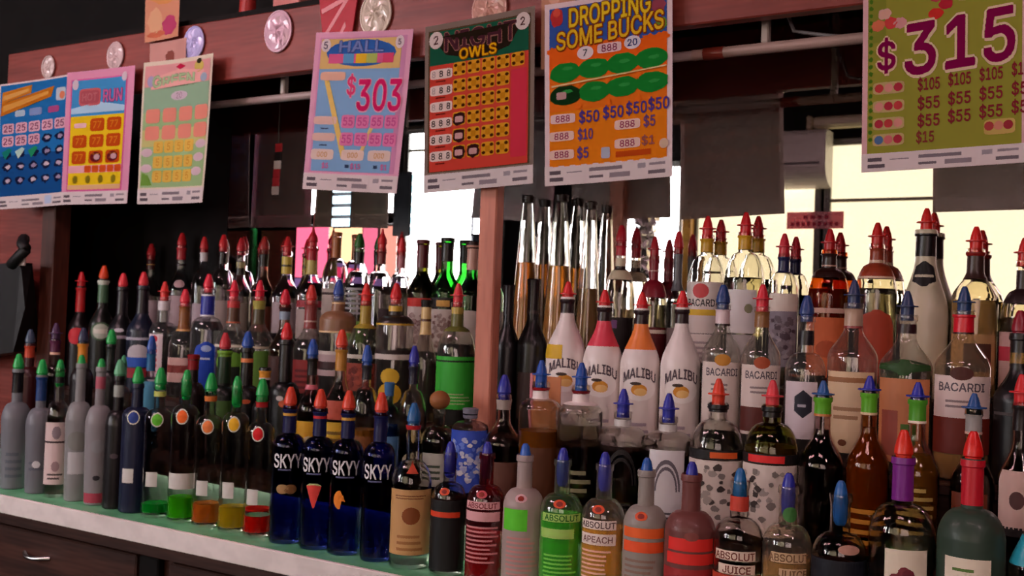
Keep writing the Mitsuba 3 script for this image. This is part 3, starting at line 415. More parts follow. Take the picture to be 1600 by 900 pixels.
    (3, np.float64(-1.957), np.float64(0.298), np.float64(0.0454), 'rum', 'clear', '#b8b0ac', ('#6a4038', 0.55), ('#d83a34', 'cone'), [('#8a3a3a', 0.74, 0.96), ('#c9a8a0', 0.8, 0.815)], [('P', 0.16, 0.46, 75, '#9a3434', 1, 0), ('L', 0.2, 0.4, 50, 4, '#6a1c20', 2, 0)], 'clear bottle with maroon neck sleeve and dull red label'),
    (3, np.float64(-1.86), np.float64(0.312), np.float64(0.048), 'square', 'clear', '#b8b4a8', ('#6a5a4a', 0.6), ('#28489a', 'cone'), [('#8a6248', 0.7, 0.93), ('#e0c090', 0.93, 0.945), ('#e0c090', 0.685, 0.7)], [('P', 0.5, 0.53, 80, '#d0c4bc', 1, 0), ('P', 0.44, 0.5, 80, '#b8a0a0', 1, 0), ('P', 0.38, 0.44, 80, '#3a1c1c', 1, 0), ('P', 0.32, 0.37, 80, '#b8a0a0', 1, 0)], 'bottle with wide bronze neck capsule and striped white and maroon label'),
    (3, np.float64(-1.766), np.float64(0.301), np.float64(0.0438), 'round', 'clear', '#a0a888', ('#707850', 0.6), ('#e0302c', 'flange'), [('#a89038', 0.76, 0.955)], [('P', 0.5, 0.535, 80, '#cfcabc', 1, 0), ('P', 0.22, 0.46, 70, '#9a4434', 1, 0), ('M', 0.24, 0.44, 60, '#a84a38', '#6a2018', 2)], 'round shouldered olive glass bottle with gold neck and rough red label'),
    (3, np.float64(-1.667), np.float64(0.307), np.float64(0.0479), 'square', 'clear', '#b8b4a8', ('#6a5a48', 0.6), ('#d8242a', 'cone'), [('#d0a83a', 0.9, 0.945), ('#2a201c', 0.8, 0.9), ('#d0a83a', 0.785, 0.8)], [('P', 0.5, 0.545, 80, '#d8d0c8', 1, 0), ('P', 0.545, 0.58, 80, '#2a1a18', 1, 0), ('E', 0.36, 0.07, 30, '#d8b02a', 1, 0), ('E', 0.22, 0.09, 38, '#d8a81e', 1, 0)], 'bottle with black and gold neck and yellow fruit picture on its label'),
    (3, np.float64(-1.569), np.float64(0.306), np.float64(0.0308), 'coffee', 'clear', '#b8a890', ('#8a7a60', 0.5), None, [('#0f0c0c', 0.955, 1.0), ('#d0b47a', 0.72, 0.95), ('#5a3a24', 0.83, 0.85)], [], 'slim bottle with cream gold neck sleeve and small black cap'),
    (3, np.float64(-1.473), np.float64(0.306), np.float64(0.0477), 'round', 'clear', '#c0c4b0', ('#5a5c44', 0.66), ('#e03a44', 'flange'), [('#c0a850', 0.9, 0.955), ('#6a6a34', 0.76, 0.9)], [('P', 0.14, 0.56, 85, '#39b83a', 1, 0), ('P', 0.515, 0.53, 85, '#123a14', 2, 0), ('L', 0.18, 0.28, 50, 4, '#a8d08a', 2, 0), ('P', 0.02, 0.13, 85, '#0c0c0a', 1, 0)], 'clear bottle with broad bright green label against the wooden post'),
    (4, np.float64(-2.857), np.float64(0.293), np.float64(0.0351), 'rum', 'clear', '#dcdce0', ('#b0acb0', 0.6), ('#c0242c', 'cone'), [('#4a1c1a', 0.85, 0.96), ('#d8a050', 0.9, 0.91)], [('P', 0.2, 0.5, 50, '#b8a8ac', 1, 0)], 'clear bottle with dark red neck, leftmost on the top tier'),
    (4, np.float64(-2.71), np.float64(0.328), np.float64(0.0394), 'rum', 'clear', '#dcdce0', ('#b0acb0', 0.6), ('#d0242c', 'cone'), [('#c02a34', 0.86, 0.98), ('#2a1c22', 0.8, 0.82)], [('P', 0.2, 0.5, 50, '#b8a0a4', 1, 0), ('E', 0.62, 0.04, 30, '#d8b0b4', 1, 0)], 'clear bottle with tall bright red collar on the top tier'),
    (4, np.float64(-2.605), np.float64(0.315), np.float64(0.0371), 'round', 'clear', '#e0dce4', ('#b8b0b8', 0.6), ('#c8262c', 'cone'), [('#d8d0d4', 0.88, 0.97)], [('P', 0.2, 0.45, 50, '#b8a8b0', 1, 0)], 'round clear bottle with white neck ring near dark mirror end'),
    (4, np.float64(-2.518), np.float64(0.321), np.float64(0.0383), 'round', 'clear', '#e4dce4', ('#c0b4bc', 0.6), ('#e0262e', 'cone'), [('#1a1416', 0.84, 0.95)], [('P', 0.2, 0.48, 52, '#a89a94', 1, 0)], 'round clear bottle with black neck collar and red pourer'),
    (4, np.float64(-2.438), np.float64(0.31), np.float64(0.0378), 'rum', 'clear', '#e4dce4', ('#c0b4bc', 0.6), ('#c82630', 'cone'), [('#1c1812', 0.76, 0.9), ('#e8d89a', 0.83, 0.89)], [('P', 0.2, 0.48, 52, '#8a8274', 1, 0)], 'clear bottle with black neck sleeve patched in pale gold'),
    (4, np.float64(-2.339), np.float64(0.313), np.float64(0.0324), 'wine', 'clear', '#8a5240', ('#5a1c10', 0.8), ('#b0302c', 'cone'), [('#16100f', 0.84, 0.96)], [('P', 0.2, 0.45, 60, '#6a3424', 1, 0)], 'reddish brown bottle with black collar on the top tier'),
    (4, np.float64(-2.243), np.float64(0.309), np.float64(0.043), 'rum', 'clear', '#e6dce2', ('#c4b4bc', 0.66), ('#d8242c', 'flange'), [('#d8bc4a', 0.78, 0.95), ('#4a3a18', 0.85, 0.87)], [('P', 0.2, 0.5, 55, '#b4a4a8', 1, 0)], 'clear bottle with bright gold neck sleeve before the pink glowing sign'),
    (4, np.float64(-2.142), np.float64(0.325), np.float64(0.0439), 'rum', 'clear', '#e6dce2', ('#c4b4bc', 0.66), ('#c01c2c', 'tall'), [('#a81c2c', 0.87, 0.98), ('#b8a85a', 0.74, 0.87)], [('P', 0.44, 0.5, 60, '#a83a44', 1, 0), ('P', 0.15, 0.42, 60, '#b8a8a4', 1, 0)], 'clear bottle with thin straw in its red pourer and olive gold neck'),
    (4, np.float64(-2.049), np.float64(0.363), np.float64(0.0411), 'round', 'clear', '#e8dee4', ('#d0c0c8', 0.6), None, [('#9a5a2a', 0.8, 1.0)], [('P', 0.2, 0.55, 62, '#b0a49c', 1, 0), ('P', 0.5, 0.52, 62, '#3a2a2a', 2, 0)], 'clear bottle with long brown cork neck below the striped cyan light'),
    (4, np.float64(-1.962), np.float64(0.32), np.float64(0.0427), 'round', 'clear', '#ece6ea', ('#d0c6cc', 0.66), ('#2a6a2c', 'cone'), [('#14140f', 0.86, 0.96)], [('L', 0.4, 0.66, 45, 6, '#9a9a9e', 1, 0), ('P', 0.14, 0.34, 40, '#7aa848', 1, 0)], 'embossed clear bottle with green pourer, black collar and green label'),
    (4, np.float64(-1.879), np.float64(0.318), np.float64(0.0371), 'round', 'clear', '#f0e8ec', ('#d4c8d0', 0.66), ('#d0242a', 'tall'), [('#7a2a2a', 0.86, 0.97)], [('P', 0.1, 0.46, 24, '#4a4044', 1, 20)], 'clear bottle with deep red pourer, lit bright by the window reflection'),
    (4, np.float64(-1.808), np.float64(0.306), np.float64(0.0309), 'round', 'clear', '#f0e8ec', ('#d4c8d0', 0.6), ('#c8222a', 'cone'), [('#b06a74', 0.86, 0.97)], [('P', 0.1, 0.42, 50, '#c0aab0', 1, 0)], 'clear bottle with red pourer tucked behind olive wine bottle'),
    (4, np.float64(-1.734), np.float64(0.339), np.float64(0.0396), 'wine', 'clear', '#5a5a1c', ('#3a3a10', 0.75), None, [('#5a1420', 0.78, 1.0)], [('P', 0.1, 0.46, 70, '#cfc2bc', 1, 0), ('P', 0.46, 0.53, 72, '#c8302a', 2, 0), ('M', 0.12, 0.42, 50, '#c8b8b2', '#8a6a68', 2)], 'olive wine bottle with maroon capsule and red topped white label'),
    (4, np.float64(-1.651), np.float64(0.344), np.float64(0.0411), 'wine', 'clear', '#2f9a30', ('#1c5a1c', 0.5), None, [('#120e10', 0.82, 1.0)], [('P', 0.1, 0.44, 70, '#c8bcb4', 1, 0), ('P', 0.45, 0.53, 75, '#171210', 2, 0), ('P', 0.46, 0.51, 26, '#c89a4a', 3, -6), ('M', 0.12, 0.42, 50, '#c0b2a8', '#7a5a54', 2)], 'green wine bottle with black capsule and black gold label band'),
    (4, np.float64(-1.567), np.float64(0.333), np.float64(0.0395), 'wine', 'clear', '#2a7a2c', ('#123a16', 0.7), None, [('#e0a89a', 0.78, 0.98), ('#3a1c20', 0.98, 1.0)], [('P', 0.12, 0.45, 70, '#bcb0a8', 1, 0)], 'dark green wine bottle with pale pink capsule next to the post'),
    (3, np.float64(-1.325), np.float64(0.348), np.float64(0.0308), 'wine', 'paint', '#0b0809', None, None, [('#171011', 0.8, 1.0)], [], 'black wine bottle in the shade right beside the post'),
    (3, np.float64(-1.256), np.float64(0.363), np.float64(0.035), 'wine', 'paint', '#0c090a', None, None, [('#1a1213', 0.8, 1.0), ('#3a2a28', 0.78, 0.8)], [('P', 0.1, 0.4, 60, '#3a2826', 1, 0)], 'black wine bottle before the leftmost tall tapering liqueur bottle'),
    (4, np.float64(-1.399), np.float64(0.453), np.float64(0.0412), 'taper', 'clear', '#d8d8cc', ('#d08a40', 0.62), None, [('#2a2018', 0.985, 1.0)], [], 'tall tapering clear bottle half full of amber liqueur, leftmost of the three'),
    (4, np.float64(-1.3), np.float64(0.453), np.float64(0.0445), 'taper', 'clear', '#dcdccc', ('#d89a4a', 0.6), None, [('#2a2018', 0.985, 1.0)], [], 'tall tapering clear bottle half full of amber liqueur, widest and middle of three'),
    (4, np.float64(-1.214), np.float64(0.432), np.float64(0.0371), 'taper', 'clear', '#d4d0c4', ('#b08a58', 0.5), None, [('#2a2018', 0.985, 1.0)], [], 'tall tapering clear bottle with dim brown liqueur, rightmost of the three'),
    (4, np.float64(-1.127), np.float64(0.333), np.float64(0.0377), 'round', 'clear', '#e4d8c4', ('#b89a78', 0.5), ('#b8182a', 'cone'), [('#c01c34', 0.9, 0.97), ('#e4d4b8', 0.72, 0.88), ('#2a1416', 0.79, 0.82)], [('P', 0.1, 0.44, 70, '#1c1012', 1, 0), ('P', 0.36, 0.42, 30, '#7a4a80', 2, -30)], 'clear bottle with cream neck label and red collar left of silver garland reflection'),
    (4, np.float64(-1.037), np.float64(0.3), np.float64(0.0343), 'round', 'clear', '#dcd8c4', ('#a89c74', 0.6), ('#b01424', 'flange'), [('#8a1a2c', 0.66, 0.96), ('#d8b0a8', 0.87, 0.88)], [('P', 0.1, 0.42, 70, '#5a1418', 1, 0), ('P', 0.37, 0.4, 72, '#e0d0c0', 2, 0)], 'clear bottle with long wine red neck sleeve and dark red label'),
    (4, np.float64(-0.975), np.float64(0.316), np.float64(0.0252), 'wine', 'clear', '#9a9a9c', ('#6a6668', 0.6), ('#b01424', 'cone'), [('#5a5c62', 0.68, 0.96)], [('P', 0.1, 0.4, 60, '#7a6a68', 1, 0)], 'slim bottle with grey silver neck foil beside the yellow collared rum'),
    (4, np.float64(-0.903), np.float64(0.348), np.float64(0.0436), 'roundneck', 'clear', '#e8e4d4', ('#d4ccb4', 0.66), ('#d41c24', 'flange'), [('#c89a24', 0.885, 0.975)], [('P', 0.14, 0.68, 72, '#dcd2cc', 1, 0), ('E', 0.62, 0.05, 26, '#c8474a', 2, -8), ('T', 'BACARDI', 0.54, 0.016, '#231c20', 2, -2, 0), ('P', 0.455, 0.495, 60, '#e0bc3a', 2, 0), ('P', 0.33, 0.335, 66, '#5a4a4c', 2, 0), ('L', 0.16, 0.3, 44, 4, '#a8989a', 2, 0)], 'white rum bottle with gold collar, red round emblem and yellow label stripe'),
    (4, np.float64(-0.81), np.float64(0.355), np.float64(0.0463), 'roundneck', 'clear', '#f0ead0', ('#e0d6b0', 0.7), ('#d41c24', 'flange'), [('#d0a024', 0.885, 0.975)], [('P', 0.34, 0.62, 44, '#dcd8d8', 1, 0), ('E', 0.5, 0.03, 12, '#8a8a6a', 2, 20), ('P', 0.12, 0.33, 44, '#b0a8a8', 1, 0)], 'round clear bottle with gold collar and plain pale label, red pourer'),
    (4, np.float64(-0.718), np.float64(0.305), np.float64(0.0358), 'roundneck', 'clear', '#ece4cc', ('#d8ccaa', 0.7), ('#d42a3c', 'flange'), [('#1e2250', 0.86, 0.975)], [('P', 0.57, 0.7, 60, '#ded4c8', 1, 0), ('P', 0.16, 0.57, 54, '#8a8490', 1, 0), ('M', 0.2, 0.55, 50, '#9a929a', '#4a3c48', 2)], 'clear bottle with navy collar and grey picture label'),
    (4, np.float64(-0.616), np.float64(0.314), np.float64(0.0455), 'roundneck', 'clear', '#c8641c', ('#8a3008', 0.72), ('#c41c24', 'flange'), [('#2a1210', 0.8, 0.97), ('#c8a090', 0.88, 0.89)], [('P', 0.55, 0.585, 84, '#d0a898', 1, 0), ('P', 0.1, 0.52, 70, '#d0683a', 1, 0), ('E', 0.3, 0.06, 30, '#b04a24', 2, 0)], 'orange brown glass bottle with dark capsule and burnt orange label'),
    (4, np.float64(-0.514), np.float64(0.327), np.float64(0.0433), 'roundneck', 'clear', '#f0e4bc', ('#e8d8a0', 0.7), ('#d42420', 'flange'), [('#9a3c24', 0.78, 0.965), ('#e0c0a8', 0.87, 0.89), ('#e0c0a8', 0.765, 0.78)], [('V', 0.08, 0.56, 52, '#a83c22', 1)], 'pale yellow bottle with russet capsule and russet arched label'),
    (4, np.float64(-0.414), np.float64(0.356), np.float64(0.049), 'tear', 'paint', '#cfc4aa', None, ('#d8241c', 'flange'), [('#141012', 0.84, 0.975)], [('V', 0.66, 0.81, 50, '#141012', 2), ('P', 0.715, 0.73, 40, '#c8bca8', 3, 0)], 'cream white teardrop bottle with black neck and black badge'),
    (4, np.float64(-0.316), np.float64(0.316), np.float64(0.0457), 'bac', 'clear', '#f0e0b4', ('#d8b878', 0.66), ('#d8201c', 'flange'), [('#3a2420', 0.8, 0.95), ('#8a1c18', 0.95, 0.975)], [('P', 0.12, 0.44, 62, '#b08a5a', 1, 0), ('P', 0.2, 0.38, 34, '#4a2a1c', 2, 14)], 'pale golden bottle with brown capsule and dark red pourer'),
    (4, np.float64(-0.225), np.float64(0.292), np.float64(0.0426), 'round', 'clear', '#f0e4c0', ('#e0d0a0', 0.6), ('#c8201c', 'flange'), [('#2a1a1c', 0.7, 0.93)], [('P', 0.1, 0.5, 80, '#c8a09a', 1, 0), ('P', 0.3, 0.4, 80, '#c0384a', 2, 0)], 'clear bottle with dark capsule and pink red label at right edge of top tier'),
    (3, np.float64(-1.164), np.float64(0.325), np.float64(0.0463), 'malibu', 'paint', '#e6dcd8', None, ('#d8242a', 'mid'), [('#26161a', 0.885, 0.985)], [('E', 0.42, 0.09, 50, '#f2ece8', 1, 0), ('E', 0.41, 0.042, 23, '#d89432', 2, 0), ('E', 0.395, 0.028, 18, '#f0c47a', 3, 4), ('E', 0.455, 0.012, 16, '#3a2a24', 3, -10), ('T', 'MALIBU', 0.535, 0.021, '#4a3c46', 2, 0, 1), ('L', 0.1, 0.2, 34, 2, '#a898a4', 2, 0), ('P', 0.56, 0.66, 40, '#d8b02a', 1, -50)], 'white coconut rum bottle with a yellow patch on its neck, leftmost of four'),
    (3, np.float64(-1.068), np.float64(0.308), np.float64(0.0453), 'malibu', 'paint', '#e6dcd8', None, ('#d8242a', 'mid'), [('#26161a', 0.885, 0.985), ('#e0465a', 0.7, 0.885)], [('E', 0.42, 0.09, 50, '#f2ece8', 1, 0), ('E', 0.41, 0.042, 23, '#d89432', 2, 0), ('E', 0.395, 0.028, 18, '#f0c47a', 3, 4), ('E', 0.455, 0.012, 16, '#3a2a24', 3, -10), ('T', 'MALIBU', 0.535, 0.021, '#4a3c46', 2, 0, 1), ('L', 0.1, 0.2, 34, 2, '#a898a4', 2, 0)], 'white coconut rum bottle with pinkish red fading neck'),
    (3, np.float64(-0.975), np.float64(0.304), np.float64(0.0444), 'malibu', 'paint', '#e6dcd8', None, ('#d8242a', 'mid'), [('#26161a', 0.885, 0.985), ('#ee8440', 0.7, 0.885)], [('E', 0.42, 0.09, 50, '#f2ece8', 1, 0), ('E', 0.41, 0.042, 23, '#d89432', 2, 0), ('E', 0.395, 0.028, 18, '#f0c47a', 3, 4), ('E', 0.455, 0.012, 16, '#3a2a24', 3, -10), ('T', 'MALIBU', 0.535, 0.021, '#4a3c46', 2, 0, 1), ('L', 0.1, 0.2, 34, 2, '#a898a4', 2, 0)], 'white coconut rum bottle with orange neck'),
    (3, np.float64(-0.879), np.float64(0.309), np.float64(0.0434), 'malibu', 'paint', '#e6dcd8', None, ('#d8242a', 'mid'), [('#26161a', 0.885, 0.985)], [('E', 0.42, 0.09, 50, '#f2ece8', 1, 0), ('E', 0.41, 0.042, 23, '#d89432', 2, 0), ('E', 0.395, 0.028, 18, '#f0c47a', 3, 4), ('E', 0.455, 0.012, 16, '#3a2a24', 3, -10), ('T', 'MALIBU', 0.535, 0.021, '#4a3c46', 2, 0, 1), ('L', 0.1, 0.2, 34, 2, '#a898a4', 2, 0)], 'white coconut rum bottle with plain white neck, rightmost of four'),
    (3, np.float64(-0.786), np.float64(0.318), np.float64(0.0411), 'bac', 'clear', '#d4d8c4', ('#b4b49a', 0.6), ('#24407a', 'cone'), [('#e0ccd0', 0.87, 0.965), ('#2a1a1c', 0.855, 0.87)], [('P', 0.16, 0.615, 72, '#d8cac2', 1, 0), ('E', 0.63, 0.04, 24, '#c88a34', 2, 0), ('T', 'BACARDI', 0.55, 0.015, '#5a5058', 2, 0, 0), ('L', 0.43, 0.49, 34, 2, '#8a7a7a', 2, 0)], 'clear rum bottle with white neck sleeve and orange emblem on its label'),
    (3, np.float64(-0.7), np.float64(0.316), np.float64(0.0403), 'bac', 'clear', '#d8d4c0', ('#b8b094', 0.6), ('#d8283a', 'flange'), [('#8a6038', 0.86, 0.965)], [('P', 0.16, 0.615, 72, '#d8c8c0', 1, 0), ('E', 0.63, 0.04, 24, '#a84a28', 2, 0), ('T', 'BACARDI', 0.55, 0.015, '#5a5058', 2, 0, 0), ('L', 0.43, 0.49, 34, 2, '#8a7a7a', 2, 0), ('P', 0.18, 0.34, 72, '#5a2018', 2, 0)], 'clear rum bottle with brown neck sleeve and dark red lower label'),
    (3, np.float64(-0.606), np.float64(0.299), np.float64(0.0407), 'absolut', 'clear', '#d8d4cc', ('#a8a498', 0.6), ('#28407c', 'cone'), [('#16121a', 0.8, 0.9)], [('P', 0.17, 0.555, 50, '#d8ccd2', 1, -14), ('H', 0.31, 0.5, 28, '#1a1c2c', 2, -4), ('L', 0.385, 0.425, 16, 1, '#b8b4c0', 3, -4)], 'clear bottle with white label bearing a black hexagon badge'),
    (3, np.float64(-0.512), np.float64(0.328), np.float64(0.0486), 'bac', 'clear', '#d8c8c0', ('#a88a7a', 0.55), ('#28365e', 'flange'), [('#b89a84', 0.86, 0.965), ('#8a3a38', 0.845, 0.86)], [('P', 0.1, 0.585, 62, '#d8bc98', 1, 0), ('P', 0.52, 0.55, 62, '#9a6a44', 2, 0), ('E', 0.16, 0.02, 10, '#6a3a24', 2, -14), ('L', 0.3, 0.4, 40, 2, '#a07a58', 2, 0)], 'clear bottle with pinkish neck and cream label, in front of the orange brown bottle'),
    (3, np.float64(-0.41), np.float64(0.308), np.float64(0.0498), 'bac', 'clear', '#d0ccc0', ('#3a5a30', 0.66), ('#26365e', 'flange'), [('#2a161a', 0.88, 0.94)], [('V', 0.62, 0.72, 70, '#244a1e', 1), ('P', 0.08, 0.6, 64, '#c07a50', 1, 0), ('P', 0.12, 0.4, 20, '#9a4a3a', 2, -30), ('P', 0.2, 0.32, 14, '#4a6a2a', 2, 10)], 'clear necked bottle with dark green shoulder and terracotta label'),
    (3, np.float64(-0.307), np.float64(0.319), np.float64(0.05), 'bac', 'clear', '#e8d4a8', ('#c89a58', 0.6), ('#24406e', 'flange'), [('#d8182c', 0.87, 0.975), ('#3a1410', 0.86, 0.87)], [('P', 0.16, 0.615, 72, '#dccac4', 1, 0), ('E', 0.63, 0.04, 24, '#4a1c14', 2, 0), ('T', 'BACARDI', 0.55, 0.015, '#5a5058', 2, 0, 0), ('L', 0.43, 0.49, 34, 2, '#8a7a7a', 2, 0), ('P', 0.16, 0.37, 73, '#6a2014', 2, 0)], 'golden rum bottle with bright red capsule and dark round emblem'),
    (3, np.float64(-0.21), np.float64(0.28), np.float64(0.0442), 'rum', 'paint', '#0c0a0c', None, ('#8a1828', 'cone'), [('#120d0f', 0.78, 0.98), ('#d0a044', 0.8, 0.87)], [('P', 0.46, 0.48, 60, '#4a4444', 1, 0)], 'black bottle with gold band round its black capsule'),
]
# ------------------------------------------------------------------ bottles
SHAPES = {
    'sky': (.70, .79, .40, 1.0, 'dome'), 'roundneck': (.66, .87, .34, 1.0, 'dome'), 'bac': (.66, .86, .36, 1.0, 'ogive'),  # shoulder start, neck start, neck radius (of the body's), base radius, kind of shoulder
    'tall': (.62, .74, .42, 1.0, 'dome'), 'frost': (.58, .72, .37, .88, 'dome'), 'flav': (.745, .815, .40, 1.0, 'dome'), 'malibu': (.58, .90, .33, 1.0, 'ogive'),
    'absolut': (.62, .75, .38, 1.0, 'dome'), 'rum': (.54, .78, .36, 1.0, 'ogive'), 'round': (.58, .80, .32, 1.0, 'dome'), 'square': (.79, .87, .36, 1.0, 'dome'),
    'wine': (.56, .76, .40, 1.0, 'ogive'), 'taper': (.10, .97, .36, 1.0, 'line'), 'tear': (.48, .84, .42, .9, 'ogive'), 'tito': (.58, .74, .32, 1.0, 'dome'),
    'grape': (.63, .77, .32, 1.0, 'dome'), 'jager': (.58, .68, .46, 1.0, 'dome'), 'patron': (.62, .80, .34, 1.0, 'dome'), 'coffee': (.46, .80, .40, 1.0, 'ogive')}

def profile(shape, h, r):
    zs, zn, rn, rb, kind = SHAPES[shape]
    b = r * rb
    pts = [(b * 0.86, 0.0), (b * 0.96, 0.0022), (b, 0.0075)]
    pts += [(b + (r - b) * t, 0.0075 + (zs * h - 0.0075) * t) for t in (0.25, 0.5, 0.75, 1.0)]
    n = r * rn
    for t in np.linspace(0, 1, 12)[1:]:
        if kind == 'dome': q = 1 - (1 - math.sqrt(max(0.0, 1 - t * t))) if t < 1 else 0; q = 0.9 * q + 0.1 * (1 - t)
        elif kind == 'ogive': q = 0.5 + 0.5 * math.cos(math.pi * t)
        else: q = 1 - t
        pts.append((n + (r - n) * q, (zs + (zn - zs) * t) * h))
    pts += [(n * 0.97, (zn + 1) / 2 * h), (n * 0.97, h - 0.014), (n * 1.12, h - 0.012), (n * 1.12, h - 0.003), (n * 1.05, h)]
    return pts

POUR = {'cone': [(.0125, -.012), (.0125, .002), (.0150, .004), (.0145, .012), (.0118, .024), (.0075, .037), (.0048, .042), (0, .0422)],
        'flange': [(.0125, -.012), (.0125, .010), (.0130, .0145), (.0205, .0150), (.0205, .0172), (.0122, .0180), (.0098, .030), (.0054, .043), (.0036, .046), (0, .0462)],
        'mid': [(.0125, -.012), (.0130, .006), (.0205, .0065), (.0205, .0087), (.0124, .0095), (.0098, .021), (.0054, .033), (.0036, .036), (0, .0362)],
        'short': [(.0115, -.012), (.0115, .000), (.0205, .0005), (.0205, .0027), (.0112, .0034), (.0086, .013), (.0050, .023), (.0034, .026), (0, .0262)],
        'in': [(.0070, -.052), (.0105, -.046), (.0120, -.030), (.0118, -.012), (.0105, .004), (.0075, .016), (.0042, .0215), (0, .022)],
        'tall': [(.0125, -.012), (.0125, .012), (.0150, .014), (.0140, .026), (.0098, .034), (.0050, .044), (.0030, .056), (0, .0562)]}

def tosrgb(c):
    return [12.92 * x if x <= 0.0031308 else 1.055 * x ** (1 / 2.4) - 0.055 for x in np.clip(c, 0, 1)]

def vivid(col):
    c = lin(col)
    return c.max() > 3.5 * c.min() + 0.02 and c.max() > 0.2

class Wrap:
    """Print that lies on a bottle: x along the girth, z up, laid on the bottle's own outline."""
    def __init__(self, prof, face):
        self.z = np.array([p[1] for p in prof]); self.r = np.array([p[0] for p in prof]); self.face = face
    def R(self, z): return np.interp(z, self.z, self.r)
    def place(self, ang, z, off):
        r = self.R(z) + off; a = self.face + ang
        return np.stack([r * np.sin(a), -r * np.cos(a), z], 1)
    def grid(self, z0, z1, half, off, o=0.0, edge=None):
        nu = max(3, int(math.degrees(half) * 2 / 11) + 2); nz = max(2, int((z1 - z0) / 0.012) + 2)
        u = np.linspace(-1, 1, nu); t = np.linspace(0, 1, nz)
        U, V = np.meshgrid(u, t)
        ang = o + half * U * (edge(V) if edge else 1.0); z = z0 + (z1 - z0) * V
        i, j = np.meshgrid(np.arange(nz - 1), np.arange(nu - 1), indexing='ij')
        a = (i * nu + j).ravel()
        f = np.vstack([np.stack([a, a + 1, a + nu + 1], 1), np.stack([a, a + nu + 1, a + nu], 1)])
        return self.place(ang.ravel(), z.ravel(), off), f
    def fan(self, pts, zc, off, o):
        """pts: outline (x metres, z metres) round (0, zc)."""
        R = max(self.R(zc), 0.006)
        p = np.array(pts, float); c = p.mean(0)
        q = np.roll(p, -1, 0); k = np.maximum(1, np.ceil(np.linalg.norm(q - p, axis=1) / 0.004).astype(int))
        p = np.vstack([a + (b - a) * t for a, b, m in zip(p, q, k) for t in np.arange(m) / m])
        rings = [c + (p - c) * s for s in (0.34, 0.67, 1.0)]
        q = np.vstack([[c]] + rings); n = len(p)
        v = self.place(o + q[:, 0] / R, zc + q[:, 1], off)
        f = [[0, 1 + j, 1 + (j + 1) % n] for j in range(n)]
        for k in range(2):
            for j in range(n):
                a, b = 1 + k * n + j, 1 + k * n + (j + 1) % n
                f += [[a, a + n, b + n], [a, b + n, b]]
        return v, np.array(f)
    def text(self, s, z, hh, off, o, turn=0, arc=0, wide=None):
        v, f = text2d(s)
        v = v * hh
        if turn: v = np.stack([-v[:, 1], v[:, 0]], 1)
        if wide and np.ptp(v[:, 0]) > wide: v = v * [wide / np.ptp(v[:, 0]), 1]
        R = max(self.R(z), 0.006)
        zz = z + v[:, 1] - (arc * 9.0 * v[:, 0] ** 2 if arc else 0)
        return self.place(o + v[:, 0] / R, zz, off), f

OUT = lambda k, n=16: [(math.cos(a) * k, math.sin(a) * k) for a in np.arange(n) * 2 * math.pi / n]

